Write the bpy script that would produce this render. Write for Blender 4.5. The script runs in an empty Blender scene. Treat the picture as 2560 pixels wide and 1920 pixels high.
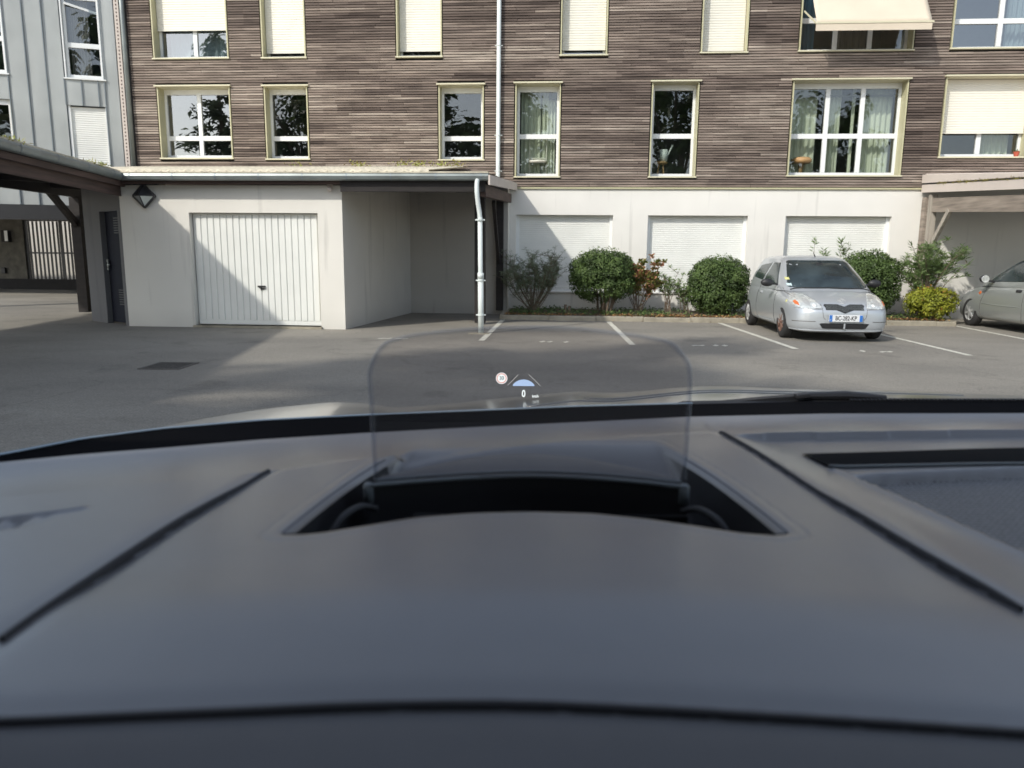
import bpy, bmesh, math, random
from math import sin, cos, tan, pi, radians, sqrt, atan2, exp
from mathutils import Vector, Matrix, noise
from mathutils.bvhtree import BVHTree

random.seed(7)
scn = bpy.context.scene
COL = scn.collection
H = 1.35                      # eye height of the camera in the car
YAW = radians(4.2)

# ------------------------------------------------------------------ camera
cam = bpy.data.cameras.new('camera')
cam.sensor_width = 36.0
cam.lens = 1850 / 2560 * 36.0
cam.clip_start = 0.01
cam.clip_end = 600
cam.dof.use_dof = True
cam.dof.focus_distance = 2.5
cam.dof.aperture_fstop = 8.8
camo = bpy.data.objects.new('camera', cam)
COL.objects.link(camo)
camo.matrix_world = (Matrix.Translation((0, 0, H)) @ Matrix.Rotation(YAW, 4, 'Z')
                     @ Matrix.Rotation(radians(90 - 9.8), 4, 'X') @ Matrix.Rotation(radians(0.5), 4, 'Z'))
scn.camera = camo

# ------------------------------------------------------------------ light
SUN = Vector((0.82, 1.0, -1.0)).normalized()          # direction the light travels
sun_el = math.asin(-SUN.z)
sun_rot = atan2(-SUN.x, -SUN.y)
w = bpy.data.worlds.new('World')
scn.world = w
w.use_nodes = True
nt = w.node_tree
nt.nodes.clear()
sky = nt.nodes.new('ShaderNodeTexSky')
sky.sky_type = 'NISHITA'
sky.sun_disc = False
sky.sun_elevation = sun_el
sky.sun_rotation = sun_rot
sky.air_density = 1.0
sky.dust_density = 1.3
sky.ozone_density = 1.2
bg = nt.nodes.new('ShaderNodeBackground')
bg.inputs['Strength'].default_value = 0.15
out = nt.nodes.new('ShaderNodeOutputWorld')
hs = nt.nodes.new('ShaderNodeHueSaturation')          # thin bright haze: paler than a clear blue sky
hs.inputs['Saturation'].default_value = 0.62
hs.inputs['Value'].default_value = 1.06
nt.links.new(sky.outputs[0], hs.inputs['Color'])
nt.links.new(hs.outputs[0], bg.inputs[0])
nt.links.new(bg.outputs[0], out.inputs[0])
sl = bpy.data.lights.new('sun', 'SUN')
sl.energy = 2.1
sl.angle = radians(1.6)
sl.color = (1.0, 0.95, 0.87)
so = bpy.data.objects.new('sun', sl)
COL.objects.link(so)
so.rotation_euler = SUN.to_track_quat('-Z', 'Y').to_euler()
so.location = (-20, -24, 24)
scn.view_settings.view_transform = 'Standard'
scn.view_settings.look = 'None'
scn.view_settings.exposure = 0.60
scn.view_settings.gamma = 1
scn.view_settings.use_curve_mapping = False
scn.cycles.use_denoising = True
scn.cycles.max_bounces = 10
scn.cycles.transparent_max_bounces = 24
scn.cycles.caustics_reflective = False
scn.cycles.caustics_refractive = False
scn.cycles.sample_clamp_indirect = 6


# ------------------------------------------------------------------ materials
def new_mat(name):
    m = bpy.data.materials.new(name)
    m.use_nodes = True
    n = m.node_tree
    return m, n, n.nodes['Principled BSDF']


def rgb(c):
    return (c[0], c[1], c[2], 1)


def mat(name, col, rough=0.6, var=0.12, scale=6.0, bump=0.0, bscale=60.0, metal=0.0, coat=0.0, stretch=(1, 1, 1),
        spec=0.5, detail=6.0, coat_rough=0.06):
    """noise-tinted surface; var is how far the tint swings"""
    m, n, b = new_mat(name)
    N, L = n.nodes, n.links
    tc = N.new('ShaderNodeTexCoord')
    mp = N.new('ShaderNodeMapping')
    mp.inputs['Scale'].default_value = stretch
    L.new(tc.outputs['Object'], mp.inputs[0])
    ns = N.new('ShaderNodeTexNoise')
    ns.inputs['Scale'].default_value = scale
    ns.inputs['Detail'].default_value = detail
    L.new(mp.outputs[0], ns.inputs['Vector'])
    r = N.new('ShaderNodeValToRGB')
    r.color_ramp.elements[0].position = 0.3
    r.color_ramp.elements[1].position = 0.7
    r.color_ramp.elements[0].color = rgb([c * (1 - var) for c in col])
    r.color_ramp.elements[1].color = rgb([min(1, c * (1 + var)) for c in col])
    L.new(ns.outputs['Fac'], r.inputs[0])
    L.new(r.outputs[0], b.inputs['Base Color'])
    b.inputs['Roughness'].default_value = rough
    b.inputs['Metallic'].default_value = metal
    b.inputs['Coat Weight'].default_value = coat
    b.inputs['Coat Roughness'].default_value = coat_rough
    b.inputs['Specular IOR Level'].default_value = spec
    if bump:
        n2 = N.new('ShaderNodeTexNoise')
        n2.inputs['Scale'].default_value = bscale
        n2.inputs['Detail'].default_value = 4
        L.new(mp.outputs[0], n2.inputs['Vector'])
        bp = N.new('ShaderNodeBump')
        bp.inputs['Strength'].default_value = bump
        bp.inputs['Distance'].default_value = 0.01
        L.new(n2.outputs['Fac'], bp.inputs['Height'])
        L.new(bp.outputs[0], b.inputs['Normal'])
    return m


def tone_mat(name, stops, rough=0.7, noise_scale=(1, 1, 1), nvar=0.35, transl=0.0, spec=0.3):
    """colour from the per-face attribute 'tone' through a ramp, times a stretched noise"""
    m, n, b = new_mat(name)
    N, L = n.nodes, n.links
    at = N.new('ShaderNodeAttribute')
    at.attribute_name = 'tone'
    r = N.new('ShaderNodeValToRGB')
    el = r.color_ramp.elements
    while len(el) < len(stops):
        el.new(0.5)
    for e, (p, c) in zip(el, stops):
        e.position = p
        e.color = rgb(c)
    L.new(at.outputs['Fac'], r.inputs[0])
    tc = N.new('ShaderNodeTexCoord')
    mp = N.new('ShaderNodeMapping')
    mp.inputs['Scale'].default_value = noise_scale
    L.new(tc.outputs['Object'], mp.inputs[0])
    ns = N.new('ShaderNodeTexNoise')
    ns.inputs['Scale'].default_value = 1.0
    ns.inputs['Detail'].default_value = 5
    L.new(mp.outputs[0], ns.inputs['Vector'])
    mr = N.new('ShaderNodeMapRange')
    mr.inputs['From Min'].default_value = 0.3
    mr.inputs['From Max'].default_value = 0.7
    mr.inputs['To Min'].default_value = 1 - nvar
    mr.inputs['To Max'].default_value = 1 + nvar
    L.new(ns.outputs['Fac'], mr.inputs['Value'])
    mx = N.new('ShaderNodeVectorMath')
    mx.operation = 'SCALE'
    L.new(r.outputs[0], mx.inputs[0])
    L.new(mr.outputs[0], mx.inputs['Scale'])
    L.new(mx.outputs[0], b.inputs['Base Color'])
    b.inputs['Roughness'].default_value = rough
    b.inputs['Specular IOR Level'].default_value = spec
    if transl:
        tr = N.new('ShaderNodeBsdfTranslucent')
        L.new(mx.outputs[0], tr.inputs['Color'])
        ms = N.new('ShaderNodeMixShader')
        ms.inputs[0].default_value = transl
        L.new(b.outputs[0], ms.inputs[1])
        L.new(tr.outputs[0], ms.inputs[2])
        L.new(ms.outputs[0], N['Material Output'].inputs['Surface'])
    return m


def glass_mat(name, tint=(0.95, 0.97, 0.96), refl=0.08, rough=0.0, maxr=0.9):
    """thin pane: tinted see-through mixed with a mirror by viewing angle"""
    m, n, b = new_mat(name)
    N, L = n.nodes, n.links
    N.remove(b)
    t = N.new('ShaderNodeBsdfTransparent')
    t.inputs[0].default_value = rgb(tint)
    g = N.new('ShaderNodeBsdfGlossy')
    g.inputs['Roughness'].default_value = rough
    lw = N.new('ShaderNodeLayerWeight')
    lw.inputs['Blend'].default_value = 0.15
    mr = N.new('ShaderNodeMapRange')
    mr.inputs['From Min'].default_value = 0.0
    mr.inputs['From Max'].default_value = 1.0
    mr.inputs['To Min'].default_value = refl
    mr.inputs['To Max'].default_value = maxr
    L.new(lw.outputs['Fresnel'], mr.inputs['Value'])
    mix = N.new('ShaderNodeMixShader')
    L.new(mr.outputs[0], mix.inputs[0])
    L.new(t.outputs[0], mix.inputs[1])
    L.new(g.outputs[0], mix.inputs[2])
    L.new(mix.outputs[0], N['Material Output'].inputs['Surface'])
    return m


def emit_mat(name, col, s=1.0):
    m, n, b = new_mat(name)
    b.inputs['Base Color'].default_value = (0, 0, 0, 1)
    b.inputs['Specular IOR Level'].default_value = 0
    b.inputs['Emission Color'].default_value = rgb(col)
    b.inputs['Emission Strength'].default_value = s
    return m


def asphalt():
    m, n, b = new_mat('asphalt')
    N, L = n.nodes, n.links
    tc = N.new('ShaderNodeTexCoord')

    def ns(scale, det, stretch=None, rough=0.5):
        x = N.new('ShaderNodeTexNoise')
        x.inputs['Scale'].default_value = scale
        x.inputs['Detail'].default_value = det
        x.inputs['Roughness'].default_value = rough
        if stretch:
            mp = N.new('ShaderNodeMapping')
            mp.inputs['Scale'].default_value = stretch
            L.new(tc.outputs['Object'], mp.inputs[0])
            L.new(mp.outputs[0], x.inputs['Vector'])
        else:
            L.new(tc.outputs['Object'], x.inputs['Vector'])
        return x
    big = ns(0.35, 5, (1, 1.8, 1))
    r = N.new('ShaderNodeValToRGB')
    e = r.color_ramp.elements
    e[0].position, e[1].position = 0.32, 0.68
    e[0].color, e[1].color = (0.205, 0.190, 0.166, 1), (0.290, 0.267, 0.228, 1)
    L.new(big.outputs['Fac'], r.inputs[0])
    fine = ns(55, 4, None, 0.7)
    mr = N.new('ShaderNodeMapRange')
    mr.inputs['From Min'].default_value = 0.3
    mr.inputs['From Max'].default_value = 0.7
    mr.inputs['To Min'].default_value = 0.66
    mr.inputs['To Max'].default_value = 1.34
    L.new(fine.outputs['Fac'], mr.inputs['Value'])
    mid = ns(14, 8, None, 0.75)
    mr2 = N.new('ShaderNodeMapRange')
    mr2.inputs['From Min'].default_value = 0.3
    mr2.inputs['From Max'].default_value = 0.7
    mr2.inputs['To Min'].default_value = 0.86
    mr2.inputs['To Max'].default_value = 1.14
    L.new(mid.outputs['Fac'], mr2.inputs['Value'])
    mu = N.new('ShaderNodeMath')
    mu.operation = 'MULTIPLY'
    L.new(mr.outputs[0], mu.inputs[0])
    L.new(mr2.outputs[0], mu.inputs[1])
    # hairline cracks
    vo = N.new('ShaderNodeTexVoronoi')
    vo.feature = 'DISTANCE_TO_EDGE'
    vo.inputs['Scale'].default_value = 0.34
    wv = N.new('ShaderNodeVectorMath')
    wv.operation = 'MULTIPLY_ADD'
    dn = ns(1.7, 6)
    L.new(dn.outputs['Color'], wv.inputs[0])
    wv.inputs[1].default_value = (1.2, 1.2, 0)
    L.new(tc.outputs['Object'], wv.inputs[2])
    L.new(wv.outputs[0], vo.inputs['Vector'])
    cr = N.new('ShaderNodeMapRange')
    cr.inputs['From Min'].default_value = 0.002
    cr.inputs['From Max'].default_value = 0.008
    cr.inputs['To Min'].default_value = 0.87
    cr.inputs['To Max'].default_value = 1.0
    L.new(vo.outputs['Distance'], cr.inputs['Value'])
    # oil and damp stains
    st_ = ns(1.15, 3)
    so_ = N.new('ShaderNodeMapRange')
    so_.inputs['From Min'].default_value = 0.60
    so_.inputs['From Max'].default_value = 0.70
    so_.inputs['To Min'].default_value = 1.0
    so_.inputs['To Max'].default_value = 0.80
    L.new(st_.outputs['Fac'], so_.inputs['Value'])
    mu0 = N.new('ShaderNodeMath')
    mu0.operation = 'MULTIPLY'
    L.new(mu.outputs[0], mu0.inputs[0])
    L.new(so_.outputs[0], mu0.inputs[1])
    mu = mu0
    mu2 = N.new('ShaderNodeMath')
    mu2.operation = 'MULTIPLY'
    L.new(mu.outputs[0], mu2.inputs[0])
    L.new(cr.outputs[0], mu2.inputs[1])
    sc = N.new('ShaderNodeVectorMath')
    sc.operation = 'SCALE'
    L.new(r.outputs[0], sc.inputs[0])
    L.new(mu2.outputs[0], sc.inputs['Scale'])
    L.new(sc.outputs[0], b.inputs['Base Color'])
    b.inputs['Roughness'].default_value = 0.85
    b.inputs['Specular IOR Level'].default_value = 0.3
    bp = N.new('ShaderNodeBump')
    bp.inputs['Strength'].default_value = 0.5
    bp.inputs['Distance'].default_value = 0.01
    L.new(fine.outputs['Fac'], bp.inputs['Height'])
    L.new(bp.outputs[0], b.inputs['Normal'])
    return m


def stucco(name, col, streak=0.24, top=2.9):
    """painted render with faint blotches and runs of dirt down from the top edge"""
    m, n, b = new_mat(name)
    N, L = n.nodes, n.links
    tc = N.new('ShaderNodeTexCoord')
    n1 = N.new('ShaderNodeTexNoise')
    n1.inputs['Scale'].default_value = 0.9
    n1.inputs['Detail'].default_value = 6
    L.new(tc.outputs['Object'], n1.inputs['Vector'])
    mp = N.new('ShaderNodeMapping')
    mp.inputs['Scale'].default_value = (5.0, 5.0, 0.35)
    L.new(tc.outputs['Object'], mp.inputs[0])
    n2 = N.new('ShaderNodeTexNoise')
    n2.inputs['Scale'].default_value = 1.0
    n2.inputs['Detail'].default_value = 4
    L.new(mp.outputs[0], n2.inputs['Vector'])
    a = N.new('ShaderNodeMapRange')
    a.inputs['From Min'].default_value = 0.3
    a.inputs['From Max'].default_value = 0.7
    a.inputs['To Min'].default_value = 0.93
    a.inputs['To Max'].default_value = 1.03
    L.new(n1.outputs['Fac'], a.inputs['Value'])
    s = N.new('ShaderNodeMapRange')
    s.inputs['From Min'].default_value = 0.60
    s.inputs['From Max'].default_value = 0.78
    s.inputs['To Min'].default_value = 1.0
    s.inputs['To Max'].default_value = 1.0 - streak
    L.new(n2.outputs['Fac'], s.inputs['Value'])
    # dirt splashed at the foot
    sp = N.new('ShaderNodeSeparateXYZ')
    L.new(tc.outputs['Object'], sp.inputs[0])
    f = N.new('ShaderNodeMapRange')
    f.inputs['From Min'].default_value = 0.0
    f.inputs['From Max'].default_value = 0.35
    f.inputs['To Min'].default_value = 0.86
    f.inputs['To Max'].default_value = 1.0
    L.new(sp.outputs['Z'], f.inputs['Value'])
    x1 = N.new('ShaderNodeMath')
    x1.operation = 'MULTIPLY'
    L.new(a.outputs[0], x1.inputs[0])
    L.new(s.outputs[0], x1.inputs[1])
    x2 = N.new('ShaderNodeMath')
    x2.operation = 'MULTIPLY'
    L.new(x1.outputs[0], x2.inputs[0])
    L.new(f.outputs[0], x2.inputs[1])
    v = N.new('ShaderNodeVectorMath')
    v.operation = 'SCALE'
    v.inputs[0].default_value = col
    L.new(x2.outputs[0], v.inputs['Scale'])
    L.new(v.outputs[0], b.inputs['Base Color'])
    b.inputs['Roughness'].default_value = 0.9
    n3 = N.new('ShaderNodeTexNoise')
    n3.inputs['Scale'].default_value = 120
    L.new(tc.outputs['Object'], n3.inputs['Vector'])
    bp = N.new('ShaderNodeBump')
    bp.inputs['Strength'].default_value = 0.25
    bp.inputs['Distance'].default_value = 0.005
    L.new(n3.outputs['Fac'], bp.inputs['Height'])
    L.new(bp.outputs[0], b.inputs['Normal'])
    return m


M = {}
M['asphalt'] = asphalt()
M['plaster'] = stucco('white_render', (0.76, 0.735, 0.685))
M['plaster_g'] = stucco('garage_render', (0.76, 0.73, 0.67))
M['plaster_dark'] = stucco('darker_render', (0.60, 0.565, 0.51))  # same render in an evenly darker tone
M['slat'] = tone_mat('larch_slats', [(0.0, (0.075, 0.056, 0.047)), (0.35, (0.142, 0.110, 0.093)), (0.7, (0.232, 0.185, 0.154)),
                                     (1.0, (0.37, 0.31, 0.26))], 0.85, (1.3, 8, 14), 0.36)
M['yardbrick'] = mat('dark_brick', (0.13, 0.12, 0.10), 0.9, 0.3, 4)
M['store'] = stucco('shade_darkened_render', (0.15, 0.15, 0.155))  # shade under the carport put into a dark wall colour
M['plaster_back'] = stucco('shaded_bay_render', (0.44, 0.415, 0.38))  # darker copy of the render: shade of the open bay put into the colour
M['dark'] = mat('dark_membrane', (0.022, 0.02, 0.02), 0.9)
M['cream'] = mat('cream_metal', (0.62, 0.58, 0.42), 0.45, 0.05, 3)
M['olive'] = mat('pale_olive_metal', (0.50, 0.47, 0.30), 0.45, 0.05, 3)
M['pvc'] = mat('white_pvc', (0.80, 0.81, 0.80), 0.35, 0.03, 3)
M['shutter'] = mat('shutter_cream', (0.78, 0.75, 0.66), 0.5, 0.04, 2)
M['shutter_w'] = mat('shutter_white', (0.76, 0.76, 0.72), 0.5, 0.05, 2)
M['door_white'] = mat('garage_door_white', (0.80, 0.80, 0.76), 0.45, 0.04, 2)
M['glass'] = glass_mat('window_glass', (0.80, 0.85, 0.82), 0.15)
M['glass_sky'] = glass_mat('mirrored_glass', (0.6, 0.66, 0.68), 0.30)
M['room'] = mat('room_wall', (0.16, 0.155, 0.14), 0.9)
M['curtain'] = mat('pale_curtain', (0.66, 0.68, 0.56), 0.9, 0.10, 4, stretch=(6, 6, 0.4))
M['curtain_w'] = mat('sheer_curtain', (0.62, 0.68, 0.68), 0.9, 0.08, 4, stretch=(6, 6, 0.4))
M['curtain_g'] = mat('grey_curtain', (0.30, 0.27, 0.26), 0.9, 0.25, 4, stretch=(9, 9, 0.4))
M['curtain_b'] = mat('blue_curtain', (0.16, 0.30, 0.42), 0.9, 0.25, 4, stretch=(9, 9, 0.4))
M['zinc'] = mat('weathered_zinc', (0.40, 0.415, 0.405), 0.50, 0.14, 1.1, 0.35, 2.2, metal=0.35, stretch=(1, 1, 0.7))
M['zinc_seam'] = mat('zinc_seam', (0.20, 0.23, 0.25), 0.5, 0.1, 3, metal=0.3)
M['galv'] = mat('galvanised_gutter', (0.22, 0.245, 0.24), 0.4, 0.2, 2.5, metal=0.3)
M['pipe'] = mat('painted_pipe', (0.66, 0.70, 0.68), 0.4, 0.06, 3)
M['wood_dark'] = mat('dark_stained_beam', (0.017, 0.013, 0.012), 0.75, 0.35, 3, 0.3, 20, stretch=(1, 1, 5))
M['wood_brown'] = mat('brown_fascia', (0.085, 0.052, 0.042), 0.75, 0.4, 2.2, 0.3, 20, stretch=(0.6, 0.6, 9))
M['wood_grey'] = mat('silvered_wood', (0.27, 0.225, 0.185), 0.85, 0.35, 2.0, 0.4, 18, stretch=(4, 0.7, 9))
M['wood_post'] = mat('silvered_post', (0.36, 0.32, 0.27), 0.85, 0.25, 2.0, 0.4, 18, stretch=(9, 9, 0.6))
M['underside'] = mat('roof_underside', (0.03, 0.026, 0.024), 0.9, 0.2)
M['roofsheet'] = mat('fibre_cement_sheet', (0.62, 0.56, 0.44), 0.9, 0.22, 5)
M['barge'] = mat('painted_barge_board', (0.64, 0.56, 0.50), 0.6, 0.05, 2)
M['kerb'] = mat('kerb_concrete', (0.30, 0.27, 0.21), 0.9, 0.22, 5, 0.4, 40)
M['soil'] = mat('bed_soil', (0.11, 0.08, 0.05), 0.95, 0.5, 7, 0.6, 25)
M['line'] = mat('road_paint', (0.60, 0.58, 0.50), 0.8, 0.22, 12, 0.3, 60)
M['iron'] = mat('cast_iron', (0.10, 0.092, 0.083), 0.7, 0.3, 20)
M['black'] = mat('black_plastic', (0.018, 0.018, 0.02), 0.5, 0.1)
M['blacksteel'] = mat('black_steel', (0.03, 0.03, 0.033), 0.5, 0.1)
M['navydoor'] = mat('dark_blue_door', (0.008, 0.010, 0.020), 0.7, 0.15, spec=0.2)
M['awning'] = mat('awning_canvas', (0.64, 0.555, 0.44), 0.9, 0.05, 1.5)
M['stoolwood'] = mat('stool_wood', (0.42, 0.25, 0.11), 0.5, 0.2, 6)
M['terracotta'] = mat('terracotta', (0.45, 0.09, 0.05), 0.7, 0.1)
M['whitepot'] = mat('white_enamel', (0.72, 0.76, 0.72), 0.4, 0.05)
M['leaf'] = tone_mat('bush_leaves', [(0.0, (0.030, 0.050, 0.016)), (0.5, (0.085, 0.135, 0.040)), (1.0, (0.18, 0.25, 0.085))], 0.5, (3, 3, 3), 0.25, 0.25)
M['leaf_grey'] = tone_mat('willowy_leaves', [(0.0, (0.10, 0.13, 0.08)), (0.5, (0.21, 0.25, 0.16)), (1.0, (0.36, 0.41, 0.27))], 0.6, (3, 3, 3), 0.2, 0.2)
M['leaf_ole'] = tone_mat('oleander_leaves', [(0.0, (0.07, 0.11, 0.035)), (0.5, (0.17, 0.25, 0.09)), (1.0, (0.33, 0.42, 0.18))], 0.5, (3, 3, 3), 0.2, 0.25)
M['leaf_yel'] = tone_mat('golden_leaves', [(0.0, (0.13, 0.15, 0.02)), (0.5, (0.33, 0.36, 0.045)), (0.88, (0.42, 0.40, 0.06)), (1.0, (0.42, 0.16, 0.05))], 0.5, (3, 3, 3), 0.2, 0.3)
M['leaf_red'] = tone_mat('copper_leaves', [(0.0, (0.10, 0.14, 0.035)), (0.4, (0.22, 0.24, 0.06)), (0.6, (0.48, 0.22, 0.13)), (1.0, (0.62, 0.36, 0.26))], 0.5, (3, 3, 3), 0.2, 0.3)
M['leaf_dry'] = tone_mat('fallen_leaves', [(0.0, (0.10, 0.05, 0.025)), (0.6, (0.32, 0.16, 0.06)), (1.0, (0.48, 0.32, 0.14))], 0.8, (3, 3, 3), 0.2)
M['bark'] = mat('bark', (0.16, 0.12, 0.085), 0.9, 0.3, 9, 0.4, 40, stretch=(1, 1, 0.3))
M['conifer'] = tone_mat('conifer_needles', [(0.0, (0.07, 0.09, 0.055)), (1.0, (0.20, 0.24, 0.14))], 0.7, (1, 1, 1), 0.2, 0.4)
M['moss'] = tone_mat('roof_moss', [(0.0, (0.14, 0.10, 0.04)), (0.5, (0.30, 0.27, 0.07)), (1.0, (0.34, 0.40, 0.12))], 0.9, (3, 3, 3), 0.2)
# cars
M['silver'] = mat('silver_paint', (0.50, 0.525, 0.55), 0.34, 0.02, 1, metal=0.45, coat=0.6)
M['silver_b'] = mat('grey_silver_paint', (0.38, 0.395, 0.385), 0.34, 0.02, 1, metal=0.45, coat=0.6)
M['hood'] = mat('grey_bonnet_paint', (0.27, 0.265, 0.25), 0.30, 0.02, 1, metal=0.35, coat=0.7, coat_rough=0.14)
M['carglass'] = mat('dark_car_glass', (0.030, 0.042, 0.046), 0.10, 0.5, 2.5, spec=0.5)
M['tyre'] = mat('tyre_rubber', (0.028, 0.027, 0.027), 0.85, 0.2, 20)
M['hub'] = mat('hubcap_silver', (0.55, 0.55, 0.54), 0.35, 0.06, 9, metal=0.4)
M['rusty'] = mat('rusty_steel_wheel', (0.20, 0.115, 0.085), 0.7, 0.35, 18)
M['lens'] = mat('headlight_lens', (0.66, 0.68, 0.66), 0.12, 0.3, 22, metal=0.3, coat=1.0)
M['amber'] = mat('amber_lens', (0.62, 0.16, 0.05), 0.25, 0.1, 9)
M['plate'] = mat('number_plate', (0.70, 0.71, 0.72), 0.4, 0.03, 5)
M['plateblue'] = mat('plate_blue', (0.03, 0.16, 0.52), 0.4, 0.03, 5)
M['ink'] = mat('black_ink', (0.03, 0.03, 0.035), 0.5, 0.1)
M['yellow'] = mat('yellow_sticker', (0.62, 0.60, 0.25), 0.5, 0.05)
M['green_st'] = mat('pale_sticker', (0.55, 0.68, 0.68), 0.5, 0.05)
# own car
M['dash'] = mat('soft_touch_dash', (0.160, 0.158, 0.162), 0.38, 0.03, 40, 0.05, 900, spec=0.9, coat=0.8, coat_rough=0.26)
M['dash_low'] = mat('lower_dash', (0.155, 0.153, 0.156), 0.55, 0.03, 40, 0.10, 900, spec=0.4)
def grille_mat():
    m, n, b = new_mat('speaker_mesh_cloth')
    N, L = n.nodes, n.links
    tc = N.new('ShaderNodeTexCoord')
    vo = N.new('ShaderNodeTexVoronoi')
    vo.inputs['Scale'].default_value = 230
    vo.inputs['Randomness'].default_value = 0.15
    L.new(tc.outputs['Object'], vo.inputs['Vector'])
    mr = N.new('ShaderNodeMapRange')
    mr.inputs['From Min'].default_value = 0.15
    mr.inputs['From Max'].default_value = 0.45
    mr.inputs['To Min'].default_value = 0.25
    mr.inputs['To Max'].default_value = 1.2
    L.new(vo.outputs['Distance'], mr.inputs['Value'])
    sc = N.new('ShaderNodeVectorMath')
    sc.operation = 'SCALE'
    sc.inputs[0].default_value = (0.165, 0.165, 0.168)
    L.new(mr.outputs[0], sc.inputs['Scale'])
    L.new(sc.outputs[0], b.inputs['Base Color'])
    b.inputs['Roughness'].default_value = 0.5
    bp = N.new('ShaderNodeBump')
    bp.inputs['Strength'].default_value = 0.8
    bp.inputs['Distance'].default_value = 0.001
    L.new(vo.outputs['Distance'], bp.inputs['Height'])
    L.new(bp.outputs[0], b.inputs['Normal'])
    return m


M['grille'] = grille_mat()
M['deep'] = mat('deep_black', (0.007, 0.007, 0.008), 0.9, 0.1, spec=0.1)
M['well'] = mat('well_lining', (0.034, 0.034, 0.038), 0.6, 0.1, spec=0.3)
M['frit'] = mat('windscreen_frit', (0.006, 0.006, 0.007), 0.9, 0.1, spec=0.05)
M['bezel'] = mat('satin_bezel', (0.20, 0.23, 0.25), 0.3, 0.05)
M['edge_glint'] = mat('bonnet_highlight', (0.48, 0.58, 0.66), 0.25, 0.05, 3, metal=0.5)  # pale blue paints the highlight on the bonnet's rear edge
M['headliner'] = mat('headliner_cloth', (0.42, 0.41, 0.39), 0.95, 0.05)
M['windscreen'] = glass_mat('windscreen_glass', (0.97, 0.985, 0.98), 0.01, maxr=0.35)
def milky(m, amt, col):
    n = m.node_tree
    o_ = n.nodes['Material Output']
    src = o_.inputs['Surface'].links[0].from_socket
    d = n.nodes.new('ShaderNodeBsdfDiffuse')
    d.inputs[0].default_value = rgb(col)
    mx = n.nodes.new('ShaderNodeMixShader')
    mx.inputs[0].default_value = amt
    n.links.new(src, mx.inputs[1])
    n.links.new(d.outputs[0], mx.inputs[2])
    n.links.new(mx.outputs[0], o_.inputs['Surface'])


M['combiner'] = glass_mat('combiner_glass', (0.87, 0.855, 0.855), 0.045, maxr=0.6)
M['combiner_edge'] = glass_mat('combiner_edge', (0.72, 0.74, 0.80), 0.14, 0.4, 0.6)
milky(M['combiner'], 0.07, (0.62, 0.60, 0.60))
milky(M['combiner_edge'], 0.12, (0.6, 0.64, 0.72))
M['hud_white'] = emit_mat('display_white', (0.93, 1.0, 1.0), 0.95)
M['hud_blue'] = emit_mat('display_blue', (0.50, 0.66, 0.95), 0.8)
M['hud_pale'] = emit_mat('display_pale', (0.75, 0.73, 0.70), 0.95)
M['hud_red'] = emit_mat('display_red', (1.0, 0.33, 0.28), 0.7)
M['hud_ink'] = emit_mat('display_ink', (0.06, 0.13, 0.18), 0.5)


# ------------------------------------------------------------------ object helpers
def tag(o, label=None, cat=None, group=None, kind=None):
    if label: o['label'] = label
    if cat: o['category'] = cat
    if group: o['group'] = group
    if kind: o['kind'] = kind
    return o


def thing(name, label, cat, loc=(0, 0, 0), rz=0.0, group=None):
    o = bpy.data.objects.new(name, None)
    o.empty_display_size = 0.2
    COL.objects.link(o)
    o.location = loc
    o.rotation_euler = (0, 0, rz)
    return tag(o, label, cat, group)


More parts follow.
